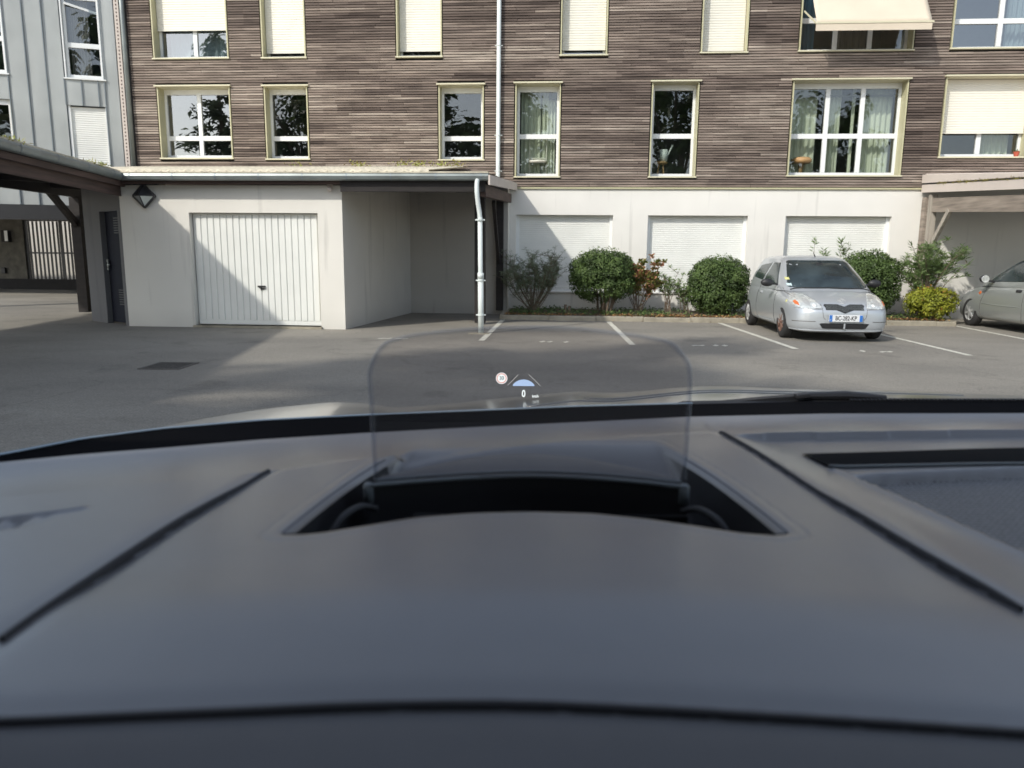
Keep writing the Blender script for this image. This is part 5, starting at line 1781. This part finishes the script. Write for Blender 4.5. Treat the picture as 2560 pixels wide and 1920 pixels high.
K = .143 / .15
FAR = [(-.52 * K, .44 * K), (-.45 * K, .478 * K), (-.3694 * K, .5167 * K), (-.3242 * K, .5401 * K), (-.2723 * K, .5607 * K), (-.2059 * K, .5899 * K), (-.1294 * K, .615 * K), (-.014 * K, .6467 * K),
       (.0641 * K, .666 * K), (.1691 * K, .6927 * K), (.3101 * K, .7131 * K), (.5111 * K, .7234 * K), (.80 * K, .718 * K)]
LS = [(-.1641, .4832), (-.1712, .4513), (-.1785, .4187), (-.1844, .3837), (-.188, .3465), (-.1909, .3114), (-.1929, .285), (-.1936, .261), (-.1945, .22)]
RS = [(.1725, .5992), (.1824, .5286), (.1928, .46), (.2008, .4122), (.2059, .3703), (.2108, .3369), (.2145, .3144), (.2169, .2929), (.221, .22)]
FB = [(-.1649, .481), (-.1527, .487), (-.1076, .51), (-.0361, .5345), (.0341, .5581), (.1105, .5838), (.1725, .5992)]
NS = [(-.5, .196), (-.1601, .2119), (-.1253, .2149), (-.0896, .2179), (-.0455, .2215), (.0009, .2227), (.0452, .2205), (.0747, .2183), (.1178, .2147), (.1609, .2105), (.5, .19)]
LIP = [(-.1195, .3655), (-.1080, .3648), (-.0973, .367), (-.0749, .3764), (-.0516, .3871), (-.0215, .3931), (.012, .3954), (.0455, .394), (.0752, .3873), (.0986, .3793), (.121, .3715), (.1375, .3700), (.1475, .3735)]
SL = [(.3655, -.1195), (.4189, -.1103), (.4667, -.0997), (.507, -.0857), (.5471, -.0722)]     # u of the left flank by v
SR = [(.3735, .1475), (.4257, .1376), (.4822, .1257), (.555, .110)]
MESH_L = [(.36, .2720), (.3708, .2699), (.4118, .2607), (.4616, .2515), (.5049, .2406), (.512, .238)]


def inv(pts): return sorted([(b, a) for a, b in pts])


LSi, RSi = inv(LS), inv(RS)


def sm(x, a, b):
    t_ = max(0., min(1., (x - a) / (b - a)))
    return t_ * t_ * (3 - 2 * t_)


def dash_h(u, v, vf):
    """height of the dash top and which region the point belongs to"""
    ns_ = interp(u, NS)
    ul, ur = interp(v, LSi), interp(v, RSi)
    if u < -.1649: fb = interp(u, [(-.5, .355), (-.3242, .425), (-.1649, .481)])
    elif u > .1725: fb = interp(u, [(.1725, .5992), (.2265, .612), (.42, .63), (.8, .64)])
    else: fb = interp(u, FB)
    reg = 'top'
    h_ = -.140
    if v < ns_:
        h_ = -.1455 - .010 * (ns_ - v) / .15
        reg = 'low'
    elif u < ul and v < fb:
        d = ul - u
        h_ = -.1448 - .010 * d
    elif u > ur and v < fb:
        d = u - ur
        h_ = -.1450 - .006 * sm(d, 0, .05)
    else:
        # gentle crown of the raised panel
        h_ = -.140 - .0080 * ((u - .012) / .21) ** 2 * sm(v, .2, .34) * (1 - .8 * sm(v, .42, .55)) - .0045 * (1 - sm(v, .215, .30))
    if v >= fb:
        t_ = (v - fb) / max(.02, vf - fb)
        h0_ = -.1445 if -.165 < u < .173 else (-.1448 - .010 * max(0, -.165 - u) if u < 0 else -.1458)
        h_ = h0_ * (1 - t_) + -.143 * t_ - .0020 * sin(pi * min(1, t_))
    else:
        # soft shut lines either side of the raised panel
        for us in (ul, ur):
            h_ -= .0012 * exp(-((u - us) / .007) ** 2) * sm(v, ns_ - .003, ns_ + .01)
        if -.165 < u < .173: h_ -= .0010 * exp(-((v - fb) / .004) ** 2)
    h_ -= .0015 * exp(-((v - ns_) / .009) ** 2)
    # speaker recess and the demist slot beside the pod
    if u > .2:
        slot_lo = interp(u, [(.2325, .524), (.3838, .538), (.6, .545), (.9, .545)])
        slot_hi = interp(u, [(.2265, .5605), (.4161, .5857), (.6, .595), (.9, .595)])
        if v <= slot_lo and v > .30:
            ml = interp(v, MESH_L) if v > .36 else .2720 + (.36 - v) * .30
            top = interp(u, [(.2406, .5049), (.2632, .5119), (.3798, .5322), (.6, .541), (.9, .541)])
            if u > ml and v < top:
                d = min(u - ml, top - v)
                h_ -= .007 * sm(d, 0, .006)
                reg = 'mesh' if d > .004 else reg
            else:
                h_ += .0010 * exp(-((u - ml) / .004) ** 2)
    # little demist vent at the far left
    if -.36 < u < -.246:
        lv_ = interp(u, [(-.36, .356), (-.2823, .3908), (-.2558, .4037), (-.2499, .407)])
        if abs(v - lv_) < .05:
            h_ += .0015 * exp(-((v - lv_) / .0030) ** 2)
            if lv_ - .022 < v < lv_ - .004:
                h_ -= .002 * (1 if int((u + 1) / .006) % 2 else .2) * sm(-.252 - u, 0, .02)
    return h_, reg


NU, NV = 500, 260
U0, U1, V0 = -.50, .80, .03
# outline of the display opening
OUT = []
tL, tR = Vector((-.1195, .3655, 0)), Vector((.1475, .3735, 0))
fL, fR = Vector((-.0722, .5471, 0)), Vector((.110, .555, 0))


def opening(s_, t_):
    un = tL.x + (tR.x - tL.x) * s_
    near = Vector((un, interp(un, LIP), 0))
    far = fL.lerp(fR, s_)
    p = near.lerp(far, t_)
    p.x += (2 * s_ - 1) * .0065 * sin(pi * t_)
    return p


OUT = [opening(i / 80, 0) for i in range(80)] + [opening(1, i / 60) for i in range(60)] + [opening(1 - i / 40, 1) for i in range(40)] + [opening(0, 1 - i / 60) for i in range(60)]


def inside_out(x, y):
    c_ = False
    n_ = len(OUT)
    j = n_ - 1
    for i in range(n_):
        if (OUT[i].y > y) != (OUT[j].y > y) and x < (OUT[j].x - OUT[i].x) * (y - OUT[i].y) / (OUT[j].y - OUT[i].y) + OUT[i].x: c_ = not c_
        j = i
    return c_


verts, regs, holes_ = [], [], []
for j in range(NV + 1):
    for i in range(NU + 1):
        u = U0 + (U1 - U0) * i / NU
        vf = interp(u, FAR)
        # denser rows where the well and the seams are
        t_ = j / NV
        v = V0 + (vf - V0) * t_
        if -.13 < u < .16 and .355 < v < .565:
            best = min(OUT, key=lambda q: (q.x - u) ** 2 + (q.y - v) ** 2)
            dmin = sqrt((best.x - u) ** 2 + (best.y - v) ** 2)
            u2, v2 = u, v
        else: u2, v2, dmin = u, v, 1
        h_, rg = dash_h(u2, v2, vf)
        u, v = u2, v2
        h_ -= .003 * (1 - sm(dmin, .004, .0100))
        verts.append(vz(u, v, h_)); regs.append(rg)
        holes_.append(dmin < .02 * 5 and -.125 < u < .155 and .36 < v < .56 and inside_out(u, v))
faces = {'top': [], 'low': [], 'slot': [], 'mesh': []}
for j in range(NV):
    for i in range(NU):
        a = j * (NU + 1) + i
        q = (a, a + 1, a + NU + 2, a + NU + 1)
        if any(holes_[k_] for k_ in q): continue
        rs_ = [regs[k_] for k_ in q]
        r_ = 'top'
        for c_ in ('slot', 'mesh', 'low'):
            if rs_.count(c_) >= 3: r_ = c_; break
        faces[r_].append(q)


def sub(fl, name, material, parent):
    used = {}
    vs, fs = [], []
    for f_ in fl:
        nf = []
        for k_ in f_:
            if k_ not in used: used[k_] = len(vs); vs.append(verts[k_])
            nf.append(used[k_])
        fs.append(nf)
    return MB().add(vs, fs).build(name, material, parent, smooth=True, fix=False)


dash = sub(faces['top'], 'dashboard', M['dash'], oc)
sub(faces['low'], 'lower_dash_panel', M['dash_low'], dash)
SS = [0, .004, .010, .018, .030] + [.05 + .9 * i / 30 for i in range(31)] + [.970, .982, .990, .996, 1]
TT = [0, .006, .014, .026, .045] + [.07 + .93 * i / 30 for i in range(31)]


def edge_f(x, k):
    return sm(x, 0, k)


vs = []
for t_ in TT:
    for s_ in SS:
        p = opening(s_, t_)
        h0 = dash_h(p.x, p.y, .7)[0]
        dep = .060 * sm(1 - t_, .0, .62)
        f_ = min(edge_f(min(s_, 1 - s_), .022), edge_f(t_, .035))
        vs.append(vz(p.x, p.y, h0 - dep * f_))
n_ = len(SS)
JS = next(j for j, t_ in enumerate(TT) if t_ > .74)
MB().add(vs, [(j * n_ + i, j * n_ + i + 1, (j + 1) * n_ + i + 1, (j + 1) * n_ + i) for j in range(JS) for i in range(n_ - 1)]).build('display_well', M['well'], dash, smooth=True, fix=False)
MB().add(vs, [(j * n_ + i, j * n_ + i + 1, (j + 1) * n_ + i + 1, (j + 1) * n_ + i) for j in range(JS, len(TT) - 1) for i in range(n_ - 1)]).build('well_ramp', M['dash'], dash, smooth=True, fix=False)
# smooth rolled rim that finishes the opening
rim = []
no_ = len(OUT)
for i, p in enumerate(OUT):
    tg = (OUT[(i + 2) % no_] - OUT[i - 2]).normalized()
    nn = Vector((tg.y, -tg.x, 0))
    for off, dz in ((-.0030, -.0040), (-.0012, -.0012), (.0012, -.0002), (.0040, .0002), (.0080, .0002), (.0120, -.0003)):
        q = p + nn * off
        rim.append(vz(q.x, q.y, dash_h(q.x, q.y, interp(q.x, FAR))[0] + dz))
MB().add(rim, [(i * 6 + k_, ((i + 1) % no_) * 6 + k_, ((i + 1) % no_) * 6 + k_ + 1, i * 6 + k_ + 1) for i in range(no_) for k_ in range(5)]).build('well_rim', M['dash'], dash, smooth=True, fix=False)


def gap_line(pts, wd, dz=0.0007):
    cv = smooth_curve([Vector((a, b, 0)) for a, b in pts], 12)
    vs = []
    for i_, p in enumerate(cv):
        tg = (cv[min(i_ + 1, len(cv) - 1)] - cv[max(i_ - 1, 0)]).normalized()
        nn = Vector((-tg.y, tg.x, 0))
        hh_ = max(dash_h(p.x + nn.x * k_, p.y + nn.y * k_, interp(p.x, FAR))[0] for k_ in (-.004, 0, .004)) - .0006
        for e_, z_ in ((-1, -.0012), (-.6, dz), (.6, dz), (1, -.0012)):
            q = p + nn * wd * e_
            vs.append(vz(q.x, q.y, hh_ + z_))
    MB().add(vs, [(4 * a + b, 4 * a + 4 + b, 4 * a + 5 + b, 4 * a + 1 + b) for a in range(len(cv) - 1) for b in range(3)]).build('shut_line', M['well'], dash, smooth=True, fix=False)


gap_line([p for p in LS if p[1] > .222], .0017, .0019)
gap_line([p for p in RS if p[1] > .222], .0014, .0023)
gap_line([(-.30, .204), (-.22, .2085)] + NS[1:-1] + [(.22, .2055), (.30, .200)], .0021, .0012)
sl_hi = smooth_curve([Vector((a, b, 0)) for a, b in [(.2265, .5605), (.300, .570), (.4161, .5857), (.60, .595), (.78, .595)]], 8)
sl_lo = smooth_curve([Vector((a, b, 0)) for a, b in [(.2325, .5240), (.300, .531), (.3838, .5380), (.60, .545), (.78, .545)]], 8)
vs = []
for a, b in zip(sl_hi, sl_lo):
    for k_ in range(5):
        q = b.lerp(a, k_ / 4)
        vs.append(vz(q.x, q.y, dash_h(q.x, q.y, interp(q.x, FAR))[0] + (.0016 if k_ in (1, 2, 3) else .0010)))
MB().add(vs, [(5 * i + k_, 5 * i + 5 + k_, 5 * i + 6 + k_, 5 * i + 1 + k_) for i in range(len(sl_hi) - 1) for k_ in range(4)]).build('demist_slot', M['deep'], dash, smooth=True, fix=False)
MB().tube([vz(q.x, q.y - .001, dash_h(q.x, q.y - .001, .7)[0] + .0012) for q in sl_lo], .0011, 6).build('slot_trim', M['bezel'], dash, smooth=True)
sub(faces['mesh'], 'speaker_grille', M['grille'], dash)
# front edge of the dash falls away under the glass
m_ = MB()
fr_ = [(U0 + (U1 - U0) * i / 120) for i in range(121)]
vs = []
for u in fr_:
    vf = interp(u, FAR)
    vs += [vz(u, vf, -.1430), vz(u, vf + .004, -.1475), vz(u, vf + .005, -.19)]
m_.add(vs, [(3 * i + k_, 3 * i + 3 + k_, 3 * i + 4 + k_, 3 * i + 1 + k_) for i in range(120) for k_ in (0, 1)])
m_.build('front_edge', M['dash_low'], dash, smooth=True, fix=False)

# ---- raised display
hud = MB()
BZ = [(-.0875, .4432), (-.075, .4475), (-.06, .4521), (-.0252, .4611), (.0138, .4663), (.0528, .4624), (.0872, .4535), (.1000, .4485), (.1105, .4450)]
bz = smooth_curve([Vector((a, b, 0)) for a, b in BZ], 4)
vs = []
for p in bz: vs += [vz(p.x, p.y, -.1420), vz(p.x, p.y - .002, -.205), vz(p.x, p.y + .030, -.205), vz(p.x, p.y + .030, -.1450)]
n_ = len(bz)
hud.add(vs, [(4 * i + k_, 4 * i + (k_ + 1) % 4, 4 * i + 4 + (k_ + 1) % 4, 4 * i + 4 + k_) for i in range(n_ - 1) for k_ in range(4)] + [(0, 1, 2, 3), (4 * n_ - 1, 4 * n_ - 2, 4 * n_ - 3, 4 * n_ - 4)])
hu = hud.build('head_up_display', M['well'], oc)
MB().tube([vz(p.x, p.y - .001, -.1412) for p in bz], .0013, 8).build('bezel', M['bezel'], hu, smooth=True)
MB().tube([vz(p.x * .985, p.y + .0095, -.1412) for p in bz], .0009, 8).build('bezel', M['bezel'], hu, smooth=True)
# curved lid behind the screen
lid = MB()
lid.grid(lambda a, b: vz(-.084 + .192 * a, interp(-.084 + .192 * a, BZ) + .012 + (.048 * sin(pi * min(max(a, .02), .98)) ** .8 + .006) * b, -.1440 + .0030 * sin(pi * b)), 40, 8)
lid.build('lid', M['dash_low'], hu, smooth=True, fix=False)
for u, v in ((-.0890, .4440), (.1085, .4462)):
    MB().lathe([(0, .003), (.002, .0025), (.0032, .001), (.0034, -.01), (0, -.01)], vz(u, v, -.1425), (0, 0, 1), 14).build('hinge_cap', M['bezel'], hu, smooth=True)
for sx, u0 in ((-1, -.0885), (1, .1115)):
    pts = [vz(u0 + sx * .016, .405, -.160), vz(u0 + sx * .010, .415, -.152), vz(u0 + sx * .002, .428, -.150), vz(u0 - sx * .006, .436, -.154)]
    MB().tube(smooth_curve(pts, 5), .0022, 8).build('hinge_arm', M['blacksteel'], hu, smooth=True)
MB().box(vz(-.0535, .383, -.1465), vz(-.0365, .3925, -.1408)).build('latch_slot', M['deep'], dash)
MB().box(vz(.030, .391, -.1465), vz(.098, .3935, -.1412)).build('latch_slot', M['deep'], dash)
# the see-through screen
GL = [(-0.0886, -0.1432), (-0.0897, -0.1166), (-0.0907, -0.0932), (-0.0916, -0.079), (-0.0915, -0.0726), (-0.0885, -0.0645), (-0.0815, -0.0548), (-0.0702, -0.0505), (-0.0552, -0.0478), (-0.0327, -0.0454), (-0.0103, -0.0439), (0.0176, -0.0434), (0.0428, -0.044), (0.0746, -0.0474), (0.0896, -0.0498), (0.1008, -0.0527), (0.1081, -0.0595), (0.1127, -0.0663), (0.1142, -0.0759), (0.1141, -0.0991), (0.1128, -0.1414)]
gp = smooth_curve([Vector((a, b, 0)) for a, b in GL], 4)
TH = .0022
yg = .4600


def gpt(p, inset, dy):
    c_ = Vector((.012, -.10, 0))
    d = (Vector((p.x, p.y, 0)) - c_)
    L2 = d.length
    q = c_ + d * ((L2 - inset) / L2)
    # screen leans back a touch
    return vz(q.x, yg + dy + (q.y + .14) * .05, q.y)


EW = .0032
face_ = MB()
pf = [gpt(p, EW, 0) for p in gp]
face_.add(pf, [tuple(range(len(pf)))])
co_ = face_.build('combiner_screen', M['combiner'], hu, fix=False)
ed = MB()
n_ = len(gp)
vs = []
for p in gp: vs += [gpt(p, EW, -.0003), gpt(p, .0005, -TH / 2), gpt(p, 0, 0), gpt(p, .0005, TH / 2)]
ed.add(vs, [(4 * i + k_, 4 * i + k_ + 1, 4 * i + 5 + k_, 4 * i + 4 + k_) for i in range(n_ - 1) for k_ in range(3)])
ed.build('screen_edge', M['combiner_edge'], hu, smooth=True, fix=False)

# the projected image hangs in the air beyond the screen
Y3 = 1.42
KH = 1.42 / 1.75


def hz(u, v, w_): return vz(u * KH, v, w_ * KH)



def disc(r0, r1, cx, cz, y, a0=0, a1=2 * pi, n=40):
    m_ = MB()
    vs = []
    for k_ in range(n + 1):
        an = a0 + (a1 - a0) * k_ / n
        vs += [hz(cx + r0 * cos(an), y, cz + r0 * sin(an)), hz(cx + r1 * cos(an), y, cz + r1 * sin(an))]
    m_.add(vs, [(2 * i, 2 * i + 1, 2 * i + 3, 2 * i + 2) for i in range(n)])
    return m_


sx_, sz_ = -.0250, -.2885
s1 = disc(0, .0100, sx_, sz_, Y3).build('speed_limit_sign', M['hud_white'], hu, fix=False)
disc(.0098, .0122, sx_, sz_, Y3 - .0005).build('red_ring', M['hud_red'], s1, fix=False)
disc(.0120, .0137, sx_, sz_, Y3 - .0007).build('white_ring', M['hud_white'], s1, fix=False)
RX = Matrix.Rotation(pi / 2, 4, 'X')
text_mesh('30', .0130 * KH, M['hud_ink'], 'sign_text', s1, Matrix.Translation(hz(sx_, Y3 - .001, sz_ + .0002)) @ RX, bold=.0002, sx=.88)
text_mesh('0', .0235 * KH, M['hud_white'], 'speed_figure', hu, Matrix.Translation(hz(.0281, Y3, -.3262)) @ RX, bold=.0005, sx=.74)
text_mesh('km/h', .0092 * KH, M['hud_white'], 'speed_unit', hu, Matrix.Translation(hz(.0566, Y3, -.3318)) @ RX, bold=.0002, sx=.84)
for pts, nm in (([(-.0105, -.3055), (.0150, -.2795)], 'lane_mark'), ([(.0405, -.2795), (.0685, -.3065)], 'lane_mark')):
    (a, b), (c, d) = pts
    MB().beam(hz(a, Y3, b), hz(c, Y3, d), .0004, .0011, (0, 1, 0)).build(nm, M['hud_pale'], hu)
dm = MB()
pts = [(.002, -.3069)] + [(.0279 - .0265 * cos(pi * k_ / 20), -.3069 + .0158 * sin(pi * k_ / 20) ** 1.35) for k_ in range(1, 20)] + [(.0538, -.3069)]
dm.add([hz(a, Y3, b) for a, b in pts], [tuple(range(len(pts)))])
dm.build('car_symbol', M['hud_blue'], hu, fix=False)

# ---- windscreen with its black border
BT = [(-.52, .46), (-.4208, .5894), (-.4163, .5946), (-.3849, .6433), (-.3317, .6857), (-.2519, .7242), (-.1576, .7518), (-.0171, .7861), (.0775, .8097), (.2058, .8313), (.2508, .838), (.3405, .8515), (.4553, .8616), (.6101, .8661), (.82, .862)]
us = [-.50 + 1.30 * i / 160 for i in range(161)]
m_ = MB()
vs = []
for u in us:
    vf = interp(u, FAR); vb = interp(u, BT)
    ub = u
    vs += [vz(u, vf - .002, -.182), vz(ub, vf * .45 + vb * .55, -.177), vz(ub, vb, -.165)]
m_.add(vs, [(3 * i + k_, 3 * i + 3 + k_, 3 * i + 4 + k_, 3 * i + 1 + k_) for i in range(160) for k_ in (0, 1)])
wsd = MB()


def wpt(a, b):
    u = -.52 + 1.72 * a
    vb = interp(u, BT) if u < .82 else .862 - (u - .82) * .25
    t_ = b
    cu = .34 + (u - .34) * (1 - .16 * t_)
    return vz(cu, vb * (1 - t_) + (.04 + .10 * (1 - ((u - .34) / .86) ** 2)) * t_ + .02 * sin(pi * t_), -.166 * (1 - t_) + .46 * t_ + .05 * sin(pi * t_))


wsd.grid(wpt, 60, 24)
wso = wsd.build('windscreen', M['windscreen'], oc, smooth=True, fix=False)
m_.build('black_border', M['frit'], wso, smooth=True, fix=False)
e_ = MB()
pts = [vz(u, interp(u, BT) + .001, -.1645) for u in us if -.45 < u < .215]
e_.tube(pts, [.0012 + .0003 * sin(i) * 0 for i in range(len(pts))], 8)
e_.build('edge_highlight', M['edge_glint'], wso, smooth=True)  # strip drawn in place of the bonnet edge's highlight
# cowl and wiper on the passenger side
cw = MB()
vs = []
cu_ = [.20 + .62 * i / 60 for i in range(61)]
for u in cu_:
    vb = interp(u, BT)
    vs += [vz(u, vb - .003, -.168), vz(u, vb + .02, -.1655), vz(u, vb + .06, -.176)]
cw.add(vs, [(3 * i + k_, 3 * i + 3 + k_, 3 * i + 4 + k_, 3 * i + 1 + k_) for i in range(60) for k_ in (0, 1)])
cwo = cw.build('cowl', M['black'], oc, smooth=False, fix=False)
for i in range(80):
    u = .40 + .40 * i / 80
    vb = interp(u, BT)
    MB().box(vz(u, vb - .001, -.1665), vz(u + .0026, vb + .006, -.1632)).build('cowl_rib', M['black'], cwo)
wp = [(.2105, .85, -.1705), (.2543, .855, -.1672), (.2993, .86, -.1634), (.3392, .865, -.1608), (.3597, .87, -.1600), (.4205, .87, -.1612), (.4512, .87, -.1645)]
wa = MB()
cv = smooth_curve([vz(*p) for p in wp], 6)
vs = []
for i, p in enumerate(cv):
    t_ = i / (len(cv) - 1)
    hh_ = .012 + .01 * sin(pi * t_)
    vs += [(p.x, p.y, p.z), (p.x, p.y + .018, p.z - .001), (p.x, p.y + .02, p.z - hh_), (p.x, p.y - .002, p.z - hh_)]
wa.add(vs, [(4 * i + k_, 4 * i + (k_ + 1) % 4, 4 * i + 4 + (k_ + 1) % 4, 4 * i + 4 + k_) for i in range(len(cv) - 1) for k_ in range(4)] + [(0, 1, 2, 3)])
wao = wa.build('wiper', M['black'], oc)
MB().beam(vz(.336, .862, -.1606), vz(.352, .862, -.1586), .012, .005).build('arm_joint', M['blacksteel'], wao, bevel=.001)
MB().tube([vz(.35, .868, -.1612), vz(.40, .872, -.1608), (vz(.448, .872, -.1632))], [.004, .0055, .003], 8).build('arm', M['blacksteel'], wao)

# ---- bonnet: its skyline rises over the wing, dips, then crosses to the passenger side
SIL = [(-.75, -.33), (-.64, -.285), (-.5729, -.2637), (-.5157, -.2443), (-.438, -.2277), (-.347, -.2117), (-.2793, -.2035), (-.2478, -.2007), (-.2048, -.2014), (-.1773, -.2045), (-.163, -.2069), (-.1072, -.2025),
       (-.0218, -.1933), (.0397, -.1863), (.088, -.182), (.1232, -.1834), (.1507, -.1831), (.2453, -.1745), (.2979, -.1734), (.365, -.1756), (.5437, -.1785), (.7035, -.183), (.7809, -.1865), (.95, -.205)]


def bon(a_, b_):
    a = -.66 + 1.58 * a_
    v = .80 + 1.55 * b_
    s_ = sinterp(a, SIL)
    vc = 1.75 - .65 * sm(-a, .12, .55)
    k1, k2 = .09, .42
    # a sharper crease over the driver-side wing
    w_ = s_ * v - (k1 if v < vc else k2) * (v - vc) ** 2
    return vz(a * v, v, w_)


hb = MB(); hb.grid(bon, 190, 70)
hbo = hb.build('bonnet', M['hood'], oc, smooth=True, fix=False)
# two fine feature lines towards the nose on the passenger side
for a0, a1, b0 in ((.10, .62, .36), (.02, .50, .30)):
    MB().tube([Vector(bon((a0 + (a1 - a0) * t_ / 20 + .66) / 1.58, b0 + .10 * sin(t_ / 20 * 1.6))) + Vector((0, 0, .0005)) for t_ in range(21)], .0018, 6).build('crease', M['hood'], hbo, smooth=True)

# ---- the rest of the shell, which shades the cabin
CX = .34
bd_ = MB()
bd_.grid(lambda a, b: vz(CX + (a - .5) * 1.44, .14 * (1 - (2 * a - 1) ** 2) * (1 - b) + .04 - 2.5 * b, .46 + .06 * sin(pi * min(b * 1.4, 1)) * (1 - abs(2 * a - 1) ** 3) - .10 * max(0, b - .7)), 20, 16)
ro_ = bd_.build('roof', M['hood'], oc, smooth=True, fix=False)
ro_.modifiers.new('th', 'SOLIDIFY').thickness = .03
hl2 = MB()
hl2.grid(lambda a, b: vz(CX + (a - .5) * 1.40, .11 * (1 - (2 * a - 1) ** 2) * (1 - b) + .02 - 2.4 * b, .415 + .05 * sin(pi * min(b * 1.4, 1)) * (1 - abs(2 * a - 1) ** 3)), 20, 16)
hl2.build('headliner', M['headliner'], oc, smooth=True, fix=False)
for sx in (-1, 1):
    X_ = CX + sx * .88
    MB().tube([vz(X_ - sx * .0, .60, -.20), vz(CX + sx * .80, .30, .20), vz(CX + sx * .72, .04, .45)], .035, 10).build('windscreen_pillar', M['black'], oc, smooth=True)
    MB().prism([vz(X_, .72, -.18), vz(X_, -2.6, -.10), vz(X_, -2.6, -1.05), vz(X_, .72, -1.05)], (sx * .05, 0, 0)).build('door', M['hood'], oc)
    sun_block = MB().add([vz(CX + sx * .885, .42 if sx < 0 else -.2, -.15), vz(CX + sx * .885, -1.6, -.10), vz(CX + sx * .735, -1.5, .46), vz(CX + sx * .735, .12 if sx < 0 else -.2, .46)], [(0, 1, 2, 3)])
    sun_block.build('sun_block_panel', M['black'], oc)  # unseen opaque panel added to keep the sun off the dash
    MB().beam(vz(CX + sx * .85, -.55, -.15), vz(CX + sx * .74, -.60, .45), .12, .05, (1, 0, 0)).build('door_pillar', M['black'], oc)
    MB().prism([vz(CX + sx * .86, -1.5, -.1), vz(CX + sx * .74, -1.4, .45), vz(CX + sx * .74, -2.6, .40), vz(CX + sx * .86, -2.6, -.1)], (sx * .04, 0, 0)).build('rear_pillar', M['hood'], oc)
MB().box(vz(CX - .9, -2.66, -1.05), vz(CX + .9, -2.6, .10)).build('tailgate', M['hood'], oc)
MB().box(vz(CX - .88, -2.55, -1.12), vz(CX + .88, .60, -1.05)).build('cabin_floor', M['deep'], oc)
MB().box(vz(CX - .88, .60, -1.05), vz(CX + .88, .63, -.20)).build('bulkhead', M['deep'], oc)
MB().box(vz(CX - .80, -.75, -.95), vz(CX + .80, -.55, -.05)).build('front_seats', M['black'], oc, bevel=.05)
for sx in (-1, 1):
    MB().prism([vz(CX + sx * .90, .72, -.30), vz(CX + sx * .90, 2.0, -.52), vz(CX + sx * .80, 2.25, -.60), vz(CX + sx * .80, 2.25, -1.1), vz(CX + sx * .90, .72, -1.1)], (-sx * .03, 0, 0)).build('wing', M['hood'], oc)
    wheel(oc, CX + sx * .80, 1.45, .33, sx, 'hub', 5)
    wheel(oc, CX + sx * .80, -1.25, .33, sx, 'hub', 5)
MB().prism([vz(CX - .82, 2.13, -.62), vz(CX + .82, 2.13, -.62), vz(CX + .82, 2.25, -1.1), vz(CX - .82, 2.25, -1.1)], (0, .05, 0)).build('front_bumper', M['hood'], oc, bevel=.02)
